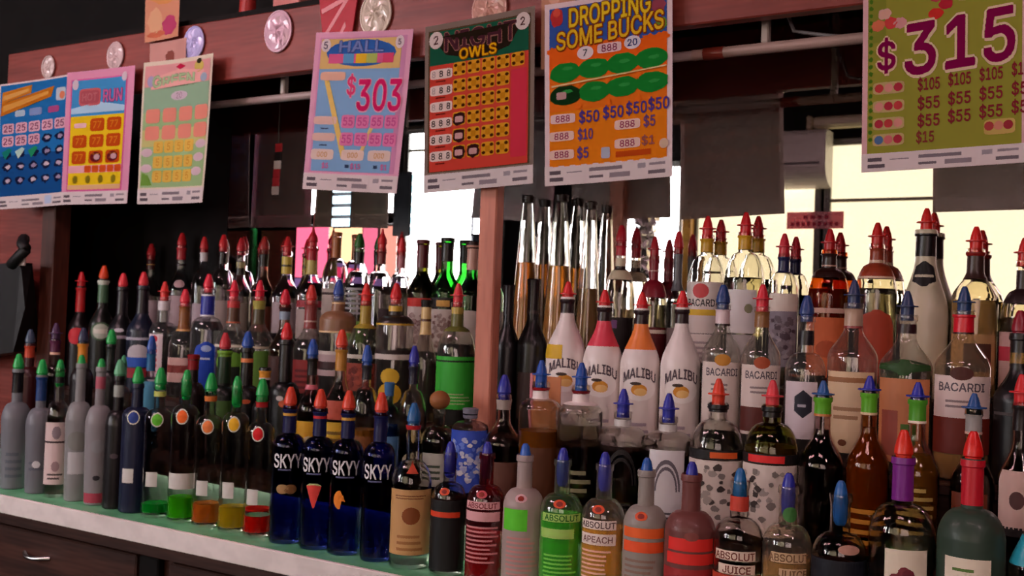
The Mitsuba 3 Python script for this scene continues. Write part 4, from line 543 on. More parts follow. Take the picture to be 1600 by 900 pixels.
def printing(key, prints, prof, h, face):
    w = Wrap(prof, face)
    for p in prints:
        kind = p[0]; paper = Mesh(); letters = Mesh()
        rad = math.radians
        off = lambda l: 0.0005 + 0.0003 * l
        if kind == 'P': paper.add(w.grid(p[1] * h, p[2] * h, rad(p[3]), off(p[5]), rad(p[6])), p[4])
        elif kind == 'V': paper.add(w.grid(p[1] * h, p[2] * h, rad(p[3]), off(p[5]), 0, lambda V: 0.15 + 0.85 * np.sqrt(np.clip(1 - (2 * V - 1) ** 4, 0, 1))), p[4])
        elif kind == 'E':
            z, rz, a = p[1] * h, p[2] * h, rad(p[3]); rx = a * w.R(z)
            paper.add(w.fan([(x * rx, y * rz) for x, y in OUT(1)], z, off(p[5]), rad(p[6])), p[4])
        elif kind == 'L':
            z0, z1, a, n, c, l, o = p[1] * h, p[2] * h, rad(p[3]), p[4], p[5], p[6], rad(p[7])
            st = (z1 - z0) / n
            for i in range(n):
                q = 0.65 + 0.35 * rng.rand()
                letters.add(w.grid(z0 + i * st, z0 + i * st + st * 0.45, a * q, off(l), o - a * (1 - q) * 0.8), c)
        elif kind == 'T':
            s, z, hh, c, l, o, arc = p[1:]
            R = w.R(z * h)
            if arc == 90: letters.add(w.text(s, z * h, hh, off(l), rad(o), turn=1), c)
            else: letters.add(w.text(s, z * h, hh, off(l), rad(o), arc=arc, wide=R * 1.75), c)
        elif kind == 'H':
            z, s, a = (p[1] + p[2]) / 2 * h, (p[2] - p[1]) / 2 * h, rad(p[3]) * w.R((p[1] + p[2]) / 2 * h)
            paper.add(w.fan([(math.cos(q) * a, math.sin(q) * s) for q in np.arange(6) * math.pi / 3 + math.pi / 6], z, off(p[5]), rad(p[6])), p[4])
        elif kind == 'A':
            R = w.R(p[2] * h) 
            for s in (1.0, 0.78):
                ro = rad(p[3]) * R * s; ri = ro * 0.86; zc = p[1] * h
                hz = (p[2] - p[1]) * h * s / ro
                pts = [(ro * math.cos(q), ro * hz * math.sin(q)) for q in np.linspace(0, math.pi, 14)]
                pin = [(ri * math.cos(q), ri * hz * math.sin(q)) for q in np.linspace(0, math.pi, 14)]
                qv = np.array(pts + pin); v = w.place(qv[:, 0] / R, zc + qv[:, 1], off(p[5]))
                letters.add((v, np.array([t for i in range(13) for t in ([14 + i, i, i + 1], [14 + i, i + 1, 15 + i])])), p[4])
        elif kind == 'M':
            z0, z1, a, c0, c1 = p[1] * h, p[2] * h, rad(p[3]), p[4], p[5]; l = p[6]
            if l == 1: paper.add(w.grid(z0, z1, a, off(l)), c0)
            for i in range(58):
                z = z0 + (z1 - z0) * (0.08 + 0.84 * rng.rand()); o = a * (1.8 * rng.rand() - 0.9)
                s = 0.0045 + 0.005 * rng.rand()
                s = min(s, z1 - z, z - z0)
                paper.add(w.fan([(x * s * (0.6 + 0.6 * rng.rand()), y * s * (0.6 + 0.4 * rng.rand())) for x, y in OUT(1, 8)], z, off(l + 1) + 0.00002 * i, o), [c1, tosrgb((lin(c0) + lin(c1)) / 2), c0, tosrgb(lin(c0) * .25 + lin(c1) * .75)][i % 4])
        elif kind == 'G':
            z0, z1, sort, c, l, o = p[1] * h, p[2] * h, p[3], p[4], p[5], rad(p[6])
            z, s = (z0 + z1) / 2, (z1 - z0) / 2
            if sort == 'wedge':
                paper.add(w.fan([(-s * .62, s * .8), (-s * .3, s), (s * .35, s), (s * .66, s * .8), (s * .12, -s), (-s * .02, -s)], z, off(l), o), c)
                paper.add(w.fan([(-s * .64, s * .82), (-s * .3, s * 1.03), (s * .35, s * 1.03), (s * .68, s * .82), (s * .3, s * .9), (-s * .3, s * .9)], z, off(l + 1), o), '#c8d890')
            elif sort == 'slice':
                pts = [(s * .75 * math.sin(q) - s * .1, s * math.cos(q)) for q in np.linspace(math.pi, 2 * math.pi, 10)] + [(s * .45, -s * .2), (s * .2, s * .5)]
                paper.add(w.fan(pts, z, off(l), o), c)
            elif sort == 'tri': paper.add(w.fan([(-s * .9, -s), (s * .9, -s), (0, s)], z, off(l), o), c)
            else:
                for i in range(15):
                    q = rng.rand() * 2 * math.pi; rr = s * 0.62 * math.sqrt(rng.rand())
                    e = s * (0.24 if sort == 'cluster' else 0.34)
                    paper.add(w.fan([(x * e + rr * math.cos(q) * .8, y * e + rr * math.sin(q)) for x, y in OUT(1, 9)], z, off(l) + 0.00004 * i, o), ['#4a1620', c, '#7a3038'][i % 3] if sort == 'cluster' else [c, '#e86a50', '#b02420'][i % 3])
        if paper.n: paper.put(part(key, {'P': 'label', 'V': 'label', 'E': 'emblem', 'H': 'emblem'}.get(kind, 'picture')), 'mat_label', True, at=place)
        if letters.n:
            lk = part(key, {'L': 'print_glint_lines', 'A': 'arch'}.get(kind, 'lettering'))
            letters.put(lk, 'mat_label', True, at=place)
            if kind == 'L': labels[lk] = {'kind': 'stuff'}

THICK = (1, 2, 4)
TIER = {1: (1.79, 0.0), 2: (1.96, 0.12), 3: (2.15, 0.255), 4: (2.35, 0.39)}
GROUPS = {}
for tier, x, h, r, shape, body, gcol, liquid, pour, sleeves, prints, label, *extra in BOTTLES:
    y, dz = TIER[tier]
    place = np.array([x, y, COUNTER + dz + 0.0004])
    face = math.atan2(-x, y) * 0.9 + (rng.rand() - 0.5) * 0.25
    key = thing('bottle', label, 'bottle')
    seg = 28 if tier == 1 else 22
    prof = profile(shape, h, r)
    outer = [(0.0, 0.002), (prof[0][0] * 0.8, 0.0015)] + prof
    mat = {'clear': 'mat_glass', 'frost': 'mat_frost', 'paint': 'mat_paint'}[body]
    if body == 'clear':   # pale glass is nearly colourless, bottle green, ruby and cobalt keep their tint
        g = lin(gcol); gcol = tosrgb(g ** 0.25 if g.min() > 0.3 * g.max() else g ** 0.7)
    thick = body == 'clear' and tier in THICK and not (shape == 'absolut' and liquid and vivid(liquid[0]))
    if thick:   # a real wall of glass with a heavy foot
        gcol = tosrgb(lin(gcol) ** 0.5); mat = 'mat_solid'
        zi = [p for p in prof if p[1] > 0.010]
        inner = [(max(q - 0.0030 if z < 0.75 * h else q - 0.0024, 0.004), z) for q, z in zi[::-1]]
        outer = outer + [(inner[0][0], h)] + inner + [(inner[-1][0] * 0.92, 0.0085), (0.0, 0.0105)]
    put(part(key, 'glass'), (lambda vf: (vf[0] + place, vf[1]))(lathe(outer, seg, 60 if body == 'clear' else 40)), mat, gcol)
    zz = np.array([p[1] for p in prof]); rr = np.array([p[0] for p in prof])
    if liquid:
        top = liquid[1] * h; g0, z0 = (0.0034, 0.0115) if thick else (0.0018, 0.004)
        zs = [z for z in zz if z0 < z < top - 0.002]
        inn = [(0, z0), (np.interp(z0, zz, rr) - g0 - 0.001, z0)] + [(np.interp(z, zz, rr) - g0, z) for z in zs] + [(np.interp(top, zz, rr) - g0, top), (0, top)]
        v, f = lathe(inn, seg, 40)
        c = lin(liquid[0]); painted_glow = vivid(liquid[0])  # vivid liquids get the mix with the glow painted in
        put(part(key, 'liquid'), (v + place, f), 'mat_liquid' if painted_glow else 'mat_spirit', tosrgb(c if painted_glow else c ** (0.30 if c.max() < 3.5 * c.min() + .02 else .6)))
    for c, a, b in sleeves:
        if b >= 1.0:   # a cap, cork or capsule that closes the bottle
            zs = [z for z in zz if a * h + 0.002 < z < h - 0.016]
            pr = [(np.interp(z, zz, rr) + 0.0008, z) for z in [a * h] + zs] + [(np.interp(h - 0.016, zz, rr) + 0.0014, h - 0.016), (np.interp(h - 0.006, zz, rr) + 0.0012, h + 0.001), (np.interp(h - 0.006, zz, rr) * .9, h + 0.003), (0, h + 0.003)]
            base = 'cap'
        else:
            zs = [z for z in zz if a * h + 0.002 < z < b * h - 0.002]
            g = 0.0007 if b - a > 0.05 else 0.0013
            pr = [(np.interp(z, zz, rr) + g, z) for z in [a * h] + zs + [b * h]]
            base = 'neck_sleeve' if b - a > 0.05 else 'neck_ring'
        v, f = lathe(pr, seg, 50)
        put(part(key, base), (v + place, f), 'mat_paint', c)
    if pour:
        v, f = lathe(POUR[pour[1]], 16, 30)
        n = np.interp(h - 0.02, zz, rr)
        s = min(1.0, max(0.8, n * 1.0 / 0.0125))
        put(part(key, 'pourer'), (v * [s, s, 1] + place + [0, 0, h], f), 'mat_paint', pour[0])
        if pour[1] == 'tall' and 'straw' in label:
            put(part(key, 'straw'), tube([place + [0, 0, h + 0.05], place + [0.002, 0, h + 0.10]], 0.0022, 6), 'mat_paint', '#7a2028')
    if extra:
        s = trimesh.creation.icosphere(2, 0.0235)
        put(part(key, 'cork'), (np.array(s.vertices) * [1, 1, .92] + place + [0, 0, h + 0.019], s.faces), 'mat_label', '#9a6238')
    printing(key, prints, prof, h, face)

# ------------------------------------------------------------------ posters hung on the beam
class Sheet:
    """A paper sheet hung by its upper edge: unit coordinates (u right, v up) to the place where it hangs."""
    def __init__(self, cx, cz, w, h, turn, yaw, curl, y=2.022):
        self.w, self.h, self.c, self.t, self.yaw, self.curl, self.y = w, h, (cx, cz), math.radians(turn), math.radians(yaw), curl, y
        self.art, self.copy = Mesh(), Mesh()
    def place(self, u, v, off):
        a = (np.asarray(u) - 0.5) * self.w; b = (np.asarray(v) - 0.5) * self.h
        x = a * math.cos(self.t) - b * math.sin(self.t); z = a * math.sin(self.t) + b * math.cos(self.t)
        d = self.curl * ((np.asarray(u) - 0.5) ** 2 * 2.0 + (1 - np.asarray(v)) ** 2 * 0.9 * (np.asarray(u) - 0.3))
        return np.stack([self.c[0] + x * math.cos(self.yaw), self.y + x * math.sin(self.yaw) - np.abs(self.w * math.sin(self.yaw)) * 0.5 - d - off, self.c[1] + z], 1)
    def grid(self, u0, v0, u1, v1, off, skew=0.0):
        nu = max(2, int((u1 - u0) * 10) + 2); nv = max(2, int((v1 - v0) * 8) + 2)
        U, V = np.meshgrid(np.linspace(u0, u1, nu), np.linspace(v0, v1, nv))
        V = V + skew * (U - (u0 + u1) / 2)
        i, j = np.meshgrid(np.arange(nv - 1), np.arange(nu - 1), indexing='ij'); a = (i * nu + j).ravel()
        f = np.vstack([np.stack([a, a + 1, a + nu + 1], 1), np.stack([a, a + nu + 1, a + nu], 1)])
        return self.place(U.ravel(), V.ravel(), off), f
    def sheet(self, key, col):
        v, f = self.grid(0, 0, 1, 1, 0.0); b, g = self.grid(0, 0, 1, 1, -0.0006)
        n = len(v); nu = 12; nv = n // nu
        m = Mesh().add((v, f), col).add((b, g[:, ::-1]), '#cfc6c0')
        m.put(part(key, 'paper'), 'mat_paper', True)
    def rect(self, u0, v0, u1, v1, c, l=1, skew=0.0): self.art.add(self.grid(u0, v0, u1, v1, 0.0003 + 0.0004 * l, skew), c)
    def poly(self, pts, c, l=1):
        p = np.array(pts, float); m = p.mean(0); n = len(p)
        q = np.vstack([[m], m + (p - m) * 0.5, p]); f = [[0, 1 + j, 1 + (j + 1) % n] for j in range(n)]
        for j in range(n):
            a, b = 1 + j, 1 + (j + 1) % n
            f += [[a, a + n, b + n], [a, b + n, b]]
        self.art.add((self.place(q[:, 0], q[:, 1], 0.0003 + 0.0004 * l), np.array(f)), c)
    def ell(self, u, v, ru, rv, c, l=2): self.poly([(u + ru * math.cos(a), v + rv * math.sin(a)) for a in np.arange(18) * math.pi / 9], c, l)
    def blob(self, u, v, ru, rv, c, l=2, j=0.25): self.poly([(u + ru * math.cos(a) * (1 - j * rng.rand()), v + rv * math.sin(a) * (1 - j * rng.rand())) for a in np.arange(16) * math.pi / 8], c, l)
    def box(self, u, v, ru, rv, c, l=2):   # rounded box
        self.poly([(u + ru * np.sign(math.cos(a)) * abs(math.cos(a)) ** 0.35, v + rv * np.sign(math.sin(a)) * abs(math.sin(a)) ** 0.35) for a in np.arange(20) * math.pi / 10 + 0.05], c, l)
    def text(self, s, u, v, hv, c, l=3, wide=None, skew=0.0, grow=1.0):
        q, f = text2d(s)
        hh = hv * self.h
        q = q * hh
        if wide: q = q * [wide * self.w / np.ptp(q[:, 0]), 1]
        q = q * grow
        uu = u + q[:, 0] / self.w; vv = v + q[:, 1] / self.h + skew * (uu - u)
        self.copy.add((self.place(uu, vv, 0.0003 + 0.0004 * l), f), c)
    def title(self, s, u, v, hv, c, rim, wide, skew=0.0, l=3, d=0.008):
        for du, dv in ((-d, 0), (d, 0), (0, -d), (0, d * .8), (d * .8, -d)): self.text(s, u + du, v + dv, hv, rim, l, wide, skew)
        self.text(s, u, v, hv, c, l + 1, wide, skew)
    def rows(self, items):      # small print in the foot margin
        for u0, v0, u1, v1, c in items: self.rect(u0, v0, u1, v1, c, 3)
    def foot(self, v, big='#8a8088'):
        self.rect(0.0, 0.0, 1.0, v, '#e6dcdc', 2)
        k = v / 0.1
        self.rows([(0.04, .055 * k, 0.13, .075 * k, '#6a6068'), (0.04, .02 * k, .15, .04 * k, '#6a6068'), (.18, .06 * k, .30, .066 * k, '#9a9098'), (.36, .06 * k, .62, .078 * k, '#8a8088'), (.36, .025 * k, .47, .038 * k, '#7a7078'),
                   (.52, .02 * k, .68, .045 * k, '#9a8e96'), (.74, .055 * k, .80, .08 * k, '#a8a0a8'), (.83, .065 * k, .95, .078 * k, '#9a9098'), (.82, .022 * k, .95, .04 * k, '#7a7078')])
    def done(self, key):
        self.art.put(part(key, 'artwork'), 'mat_paper', True)
        if self.copy.n: self.copy.put(part(key, 'lettering'), 'mat_paper', True)

def poster(label, *a, paper='#e8d8d8', **k):
    key = thing('poster', label, 'poster'); s = Sheet(*a, **k); s.sheet(key, paper)
    return key, s

# blue, far left
key, s = poster('blue pull tab poster with two orange banners, leftmost under the beam', -3.022, 1.938, .335, .405, 1.5, 3, .010)
s.rect(.02, .10, .99, .985, '#2a78bc')
s.rect(.02, .10, .99, .42, '#1f5596', 2)
s.poly([(.04, .84), (.45, .90), (.46, .965), (.05, .93)], '#d8842a', 3); s.poly([(.03, .74), (.74, .85), (.78, .93), (.04, .84)], '#d07a24', 3)
s.poly([(.06, .86), (.42, .915), (.42, .94), (.06, .90)], '#e8b060', 4); s.poly([(.06, .77), (.70, .87), (.70, .90), (.06, .82)], '#e8a850', 4)
s.box(.88, .86, .07, .05, '#c8d4dc', 3); s.ell(.90, .85, .04, .03, '#e08a6a', 4)
s.box(.30, .75, .07, .025, '#b8d0e0', 3); s.box(.52, .75, .09, .03, '#8aa0d0', 3); s.box(.78, .75, .08, .025, '#b0508a', 3)
for r, v in enumerate((.635, .535)):
    for i in range(5):
        if r and i > 2: continue
        s.box(.14 + .185 * i, v, .082, .042, '#e8b8c8', 3); s.text('25', .14 + .185 * i, v, .05, '#8a4468', 4, wide=.12)
for r, v in enumerate((.535, .43, .33, .22)):
    for i in range(5):
        if r == 0 and i < 3: continue
        s.blob(.14 + .185 * i, v, .08, .042, '#1c2244', 3, .4)
        if r == 1 and i < 3: s.poly([(.06 + .185 * i, v + .02), (.11 + .185 * i, v - .04), (.20 + .185 * i, v + .035), (.16 + .185 * i, v + .05)], ['#1f8a7a', '#c8e8dc', '#2a9a6a'][i], 4)
        else: s.blob(.15 + .185 * i, v, .05, .022, ['#c8b8cc', '#a898b8', '#d8c8d4'][(i + r) % 3], 4, .5)
s.foot(.085); s.rect(.70, .02, .80, .085, '#c8d8f0', 4); s.done(key)
# yellow with pink frame
key, s = poster('yellow pull tab poster with pink frame and rows of orange tiles', -2.700, 1.940, .300, .405, -.5, 2, .006, y=2.012, paper='#e8a0c0')
s.rect(.07, .10, .90, .94, '#d860a0'); s.rect(.09, .66, .88, .93, '#4a9ed8', 2); s.rect(.09, .12, .88, .66, '#f0d428', 2)
s.poly([(.09, .68), (.88, .68), (.88, .72), (.5, .76), (.09, .72)], '#b8dcf0', 3)
s.box(.36, .80, .16, .065, '#d06a6e', 4); s.box(.36, .80, .14, .05, '#b85a64', 5); s.title('RUN', .70, .80, .085, '#d070a8', '#8a3a7a', .28, l=5, d=.006); s.text('HOT', .36, .80, .055, '#c87a80', 6, wide=.22)
s.ell(.14, .90, .045, .04, '#e0d0d8', 4); s.ell(.86, .93, .04, .035, '#e0d0d8', 4)
for r, v in enumerate((.59, .47, .35)):
    for i in range(3):
        u = .24 + .25 * i
        if r == 0 and i == 0: s.box(u, v, .09, .018, '#e8c0c8', 4); continue
        s.box(u, v, .105, .048, '#c8501c', 4); s.text('77', u, v, .05, '#e08a2a', 5, wide=.12)
        if r == 2 and i: s.ell(u, v, .08, .038, '#6a1c24', 5); s.ell(u + .02, v, .045, .022, '#d0a8b0', 6)
s.rect(.09, .235, .88, .29, '#f0b8c4', 3)
for i in range(5): s.box(.38 + .112 * i, .262, .05, .026, '#d85a28', 4)
for i in range(4): s.ell(.20 + .19 * i, .185, .035, .03, '#8a7a20', 4)
s.rect(.09, .11, .88, .145, '#e8c090', 4); s.foot(.095); s.done(key)
# pale green
key, s = poster('faded pale green pull tab poster with salmon and yellow tiles', -2.368, 1.938, .305, .412, -1.0, -3, .016, paper='#e8dcc8')
s.rect(.03, .115, .97, .96, '#a8c890'); s.rect(.03, .82, .97, .97, '#e8a8a8', 2); s.rect(.03, .64, .97, .82, '#9cc0a0', 2); s.rect(.03, .40, .97, .52, '#d4d088', 2)
s.poly([(.12, .80), (.85, .82), (.88, .90), (.5, .93), (.14, .88)], '#f0b8b0', 3)
s.title('GREEN', .44, .855, .075, '#b8d0a0', '#88a880', .60, l=4, d=.006)
s.poly([(.46, .945), (.52, .925), (.60, .945), (.52, .965)], '#c82a50', 4); s.ell(.80, .93, .07, .04, '#d8c46a', 4); s.ell(.80, .965, .035, .018, '#3a3424', 5); s.ell(.12, .86, .05, .04, '#b0a8c8', 4); s.ell(.88, .85, .05, .03, '#a8b8c8', 4)
s.ell(.53, .745, .12, .032, '#d8c8d4', 4); s.text('20', .53, .745, .04, '#b098a8', 5)
for r, v in enumerate((.615, .495)):
    for i in range(4): s.box(.17 + .235 * i, v, .098, .05, '#ee9a86', 4)
for r, v in enumerate((.395, .29, .19)):
    for i in range(4):
        s.box(.27 + .15 * i, v, .07, .042, '#ecc65c', 4); s.text('5', .27 + .15 * i, v, .05, '#dca83c', 5)
for u, v in ((.11, .36), (.11, .25), (.90, .40), (.88, .31), (.86, .215)): s.ell(u, v, .08, .03, '#e0c8d0', 4)
s.poly([(.04, .13), (.20, .13), (.14, .20), (.05, .22)], '#78a848', 4); s.foot(.105); s.done(key)
# $303
key, s = poster('pale blue pull tab poster with pink price 303 and pink frame', -1.706, 1.948, .300, .402, -3.8, 3, .010, paper='#eab0cc')
s.rect(.05, .115, .95, .965, '#d898c0'); s.rect(.07, .12, .90, .955, '#8cb8e0', 2); s.rect(.07, .765, .90, .955, '#e8c480', 3)
s.ell(.49, .865, .36, .085, '#3a6ab8', 4); s.rect(.16, .80, .82, .86, '#e86a9a', 5)
for u, c in ((.31, '#6aa8d8'), (.44, '#f0c83a'), (.55, '#b8c86a'), (.72, '#e0507a')): s.rect(u, .80, u + .11, .86, c, 6)
s.title('HALL', .49, .905, .068, '#8090c8', '#4a5490', .46, l=6, d=.005)
s.ell(.12, .915, .05, .042, '#e8dce0', 5); s.text('5', .12, .915, .045, '#6a5a70', 6); s.ell(.88, .925, .045, .04, '#e8dce0', 5); s.text('5', .88, .925, .035, '#6a5a70', 6)
s.poly([(.13, .70), (.18, .70), (.44, .20), (.38, .20)], '#f0d078', 4); s.poly([(.66, .42), (.70, .42), (.58, .20), (.54, .20)], '#e8cc88', 4); s.box(.22, .72, .13, .028, '#f0c0a8', 5)
s.title('$', .42, .66, .11, '#e0487e', '#f0b8d0', .09, l=5, d=.006); s.title('303', .72, .60, .185, '#d82a6c', '#f0b0cc', .46, l=5, d=.008)
for r, v in enumerate((.435, .325)):
    for i in range(4):
        s.box(.42 + .15 * i, v, .07, .042, '#e888b8', 5); s.text('55', .42 + .15 * i, v, .05, '#d0589a', 6, wide=.10)
for v in (.44, .335): s.box(.18, v, .12, .026, '#ecc8bc', 5); s.rect(.14, v - .055, .22, v - .047, '#4a5a7a', 5)
for u in (.18, .50, .78): s.box(u, .225, .12, .034, '#f0d8cc', 5); s.text('000', u, .225, .032, '#d8a870', 6)
for u, t in ((.22, '$5'), (.54, '$15'), (.84, '$1')): s.text(t, u, .155, .032, '#d870a8', 6)
for u in (.43, .73): s.rect(u, .145, u + .04, .165, '#3a4a6a', 5)
s.foot(.105); s.done(key)
# night owls
key, s = poster('dark framed pull tab poster reading NIGHT OWLS with orange grid', -1.346, 1.944, .312, .402, 2.0, -2, .006, paper='#8a7a70')
s.rect(.035, .115, .965, .965, '#5a4630'); s.rect(.05, .12, .95, .955, '#d84a3c', 2); s.rect(.05, .755, .95, .955, '#1f5c44', 3); s.poly([(.08, .92), (.9, .93), (.78, .80), (.5, .755), (.2, .81)], '#2a2018', 4)
s.title('NIGHT', .52, .885, .105, '#4a2630', '#9a6a60', .66, l=5, d=.007); s.title('OWLS', .50, .80, .06, '#f0b818', '#8a4a10', .34, l=7, d=.006)
s.ell(.11, .905, .065, .052, '#e4d4d0', 6); s.text('2', .11, .905, .05, '#5a3a3a', 7); s.ell(.90, .925, .065, .05, '#e4d4d0', 6); s.text('2', .90, .925, .045, '#5a3a3a', 7)
for r in range(6):
    v = .70 - .098 * r
    s.box(.16, v, .105, .030, '#ead8d0', 4)
    for i in range(3): s.text('8', .09 + .07 * i, v, .036, '#3a2c2a' if i or r > 2 else '#b8a8a4', 5, wide=.035)
    s.rect(.11, v - .047, .20, v - .040, '#6a1c18', 4)
    for i in range(5):
        u = .33 + .132 * i
        if i == 4 and r: continue
        s.box(u, v + .015, .06, .040, '#e0a02c', 4)
        for q in range(4): s.ell(u + (.036 if q % 2 else -.036), v + .015 + (.022 if q > 1 else -.022), .016, .0095, '#4a2208', 5)
        s.box(u, v + .015, .022, .018, '#c8861c', 5)
        if (r, i) in ((3, 0), (4, 0), (5, 0), (5, 1)): s.blob(u, v + .012, .062, .044, '#3a1c1c', 6, .2); s.box(u, v + .010, .036, .018, '#d8a8a8', 7)
s.rect(.80, .16, .94, .66, '#d83a50', 4); s.foot(.105, '#7a7078'); s.done(key)
# dropping some bucks
key, s = poster('orange pull tab poster reading DROPPING SOME BUCKS in yellow letters', -1.010, 1.949, .300, .405, 2.2, 2, .008, y=2.016, paper='#ecd8dc')
s.rect(.04, .10, .96, .97, '#e87a24'); s.rect(.04, .10, .96, .40, '#ea8a20', 2); s.rect(.04, .74, .96, .97, '#3a5cac', 2)
s.rect(.04, .58, .96, .735, '#ec6a20', 3)
for i in range(9): s.blob(.08 + .105 * i, .735, .07, .03, '#ec6a20', 3, .5)
s.blob(.10, .92, .06, .06, '#c83a3c', 3); s.ell(.10, .945, .03, .025, '#e05a4a', 4); s.blob(.90, .90, .06, .05, '#a04a5c', 3); s.blob(.92, .80, .05, .04, '#6a9a3a', 4)
s.title('DROPPING', .52, .915, .10, '#f0d02c', '#8a4a1c', .64, .03, l=5, d=.008); s.title('SOME BUCKS', .52, .805, .095, '#eec22c', '#8a3a14', .84, .05, l=5, d=.008)
s.ell(.33, .705, .065, .036, '#e8e0e4', 6); s.text('7', .33, .705, .035, '#4a4a5a', 7); s.box(.52, .715, .095, .026, '#e8d0d4', 6); s.text('888', .52, .715, .036, '#8a3a5a', 7); s.ell(.70, .725, .065, .036, '#e0e0ea', 6); s.text('20', .70, .725, .035, '#2a3a7a', 7)
for r, v in enumerate((.61, .485)):
    for i in range(4):
        u = .17 + .225 * i
        s.blob(u, v + .012 * i * .5, .135, .058, '#1f8a34' if (r, i) != (1, 0) else '#173a1c', 5, .12)
        s.blob(u + .02, v + .022, .05, .012, '#35a04a', 6, .3)
    if r == 0: s.poly([(.06, .535), (.96, .575), (.96, .583), (.06, .545)], '#e8d8a0', 7)
    for i in range(3): s.blob(.275 + .235 * i, v - .062, .03, .024, '#ee7a24', 7, .5)
s.box(.14, .485, .04, .02, '#c8a0a0', 7)
s.box(.15, .36, .10, .026, '#ecd4d4', 5); s.text('888', .15, .36, .034, '#a04464', 6)
for u in (.36, .55, .73, .90): s.text('$50', u, .365 + (u - .5) * .05, .06, '#4a3a94', 6, wide=.16)
for u, v in ((.14, .265), (.66, .295), (.14, .165), (.66, .195)): s.box(u, v, .10, .026, '#ecd0c4', 5); s.text('888', u, v, .034, '#a04464', 6)
s.text('$10', .33, .265, .055, '#5a4494', 6, wide=.12); s.text('$5', .83, .30, .055, '#6a4a8a', 6, wide=.09); s.text('$5', .31, .165, .055, '#5a4494', 6, wide=.09); s.text('$1', .82, .20, .045, '#9a5a5a', 6)
s.ell(.94, .175, .035, .026, '#d8c0a8', 6); s.box(.49, .155, .035, .03, '#b8c0d4', 5); s.rect(.57, .125, .84, .155, '#c8501c', 5)
s.foot(.105); s.done(key)
# $315
key, s = poster('olive green pull tab poster with large magenta price 315 at right', -.336, 1.952, .284, .405, 1.0, -2, .006, paper='#e4b8bc')
s.rect(.035, .08, .965, .97, '#9c9c3e'); s.poly([(.035, .60), (.15, .60), (.15, .96), (.035, .96)], '#8a9038', 2)
for i in range(22): s.blob(.055, .15 + .034 * i, .016, .013, '#4f7a24', 3, .4)
for u, v, c in ((.14, .73, '#e0b0a0'), (.10, .68, '#e07a5a'), (.18, .685, '#d84a4a'), (.24, .68, '#e0a0a0'), (.46, .70, '#d83a34'), (.52, .74, '#c03040'), (.46, .78, '#c8485a'), (.62, .77, '#e8c89a'), (.75, .76, '#c09048'), (.88, .78, '#b08a40')): s.blob(u, v, .05, .03, c, 3)
s.title('$', .155, .535, .125, '#84124c', '#e8c8a8', .12, .02, l=4, d=.010); s.title('315', .60, .56, .225, '#84124c', '#e8d0b0', .66, .04, l=4, d=.014)
for r, (v, t) in enumerate(((.385, '$105'), (.30, '$55'), (.22, '$55'))):
    s.box(.17, v, .10, .028, '#c8b07a', 3)
    for q in range(3): s.ell(.11 + .06 * q, v, .028, .020, ['#c8484a', '#e09a90', '#b83a4a'][(q + r) % 3], 4)
    for i in range(4): s.text(t, .42 + .185 * i, v + .008 * i, .052, '#8a2c38', 5, wide=.135)
s.box(.17, .145, .10, .028, '#c8b07a', 3)
for q in range(3): s.ell(.11 + .06 * q, .145, .028, .020, ['#5a7aa8', '#d8787a', '#b83a4a'][q], 4)
s.text('$15', .40, .145, .048, '#8a3c38', 5, wide=.11)
s.box(.84, .165, .09, .034, '#d0b468', 3)
for q in range(3): s.ell(.78 + .055 * q, .170, .028, .020, ['#b84a4a', '#d8907a', '#a83a44'][q], 4)
s.foot(.085); s.done(key)


# ------------------------------------------------------------------ what hangs on the beam
def card(label, x0, x1, z0, z1, y, col, marks, cat='card'):
    key = thing('pinned_card', label, cat); s = Sheet((x0 + x1) / 2, (z0 + z1) / 2, x1 - x0, z1 - z0, 1.5, 1, .006, y=y); s.sheet(key, col)
    for u, v, ru, rv, c in marks: s.blob(u, v, ru, rv, c, 1, .3)
    s.done(key)
card('pink and orange card hung above the pale green poster', -2.530, -2.385, 2.21, 2.40, 2.026, '#e0a080', [(.3, .3, .25, .25, '#e8b890'), (.7, .2, .25, .18, '#c8507a'), (.5, .7, .4, .2, '#e0a060'), (.35, .1, .3, .06, '#d87a5a')])
card('pale pink card with faint brown print on the beam behind a round disc', -2.505, -2.355, 2.085, 2.205, 2.030, '#d8a49a', [(.55, .62, .16, .16, '#9a5a50'), (.4, .25, .12, .1, '#b07a70'), (.62, .2, .1, .12, '#a86a60')])
card('mottled pinkish strip on the beam between the two middle posters', -1.190, -1.105, 2.01, 2.24, 2.030, '#d09a80', [(.4, .7, .2, .1, '#e8b8a0'), (.6, .4, .2, .12, '#b06a50'), (.4, .2, .2, .08, '#e0b090')])
key = thing('striped_ribbon', 'red ribbon with slanting pale stripes hanging on the beam left of the 303 poster', 'ribbon')
pts = [(-1.862, 2.262), (-1.730, 2.262), (-1.745, 2.16), (-1.784, 2.056), (-1.818, 2.060), (-1.845, 2.16)]
front = trimesh.creation.extrude_polygon(__import__('shapely').Polygon(pts), 0.004, engine='earcut')
v = np.array(front.vertices); v = np.stack([v[:, 0], 2.032 - v[:, 2], v[:, 1]], 1)
put(part(key, 'cloth'), flat(v, front.faces[:, ::-1]), 'mat_label', '#b0182a', False)
m = Mesh()
for i, c in enumerate((2.30, 2.225, 2.15, 2.085)):
    a, b = (-1.852 + .006 * i, c - .075), (-1.750 - .010 * i, c + .035)
    b = (min(b[0], -1.75), min(b[1], 2.258)) if b[1] > 2.258 else b
    q = np.array([[a[0], 2.0272, a[1]], [a[0] + .004, 2.0272, a[1] - .012], [b[0] + .004, 2.0272, b[1] - .012], [b[0], 2.0272, b[1]]])
    m.add((q, np.array([[0, 1, 2], [0, 2, 3]])), '#d88a90')
m.put(part(key, 'stripe'), 'mat_label', False)

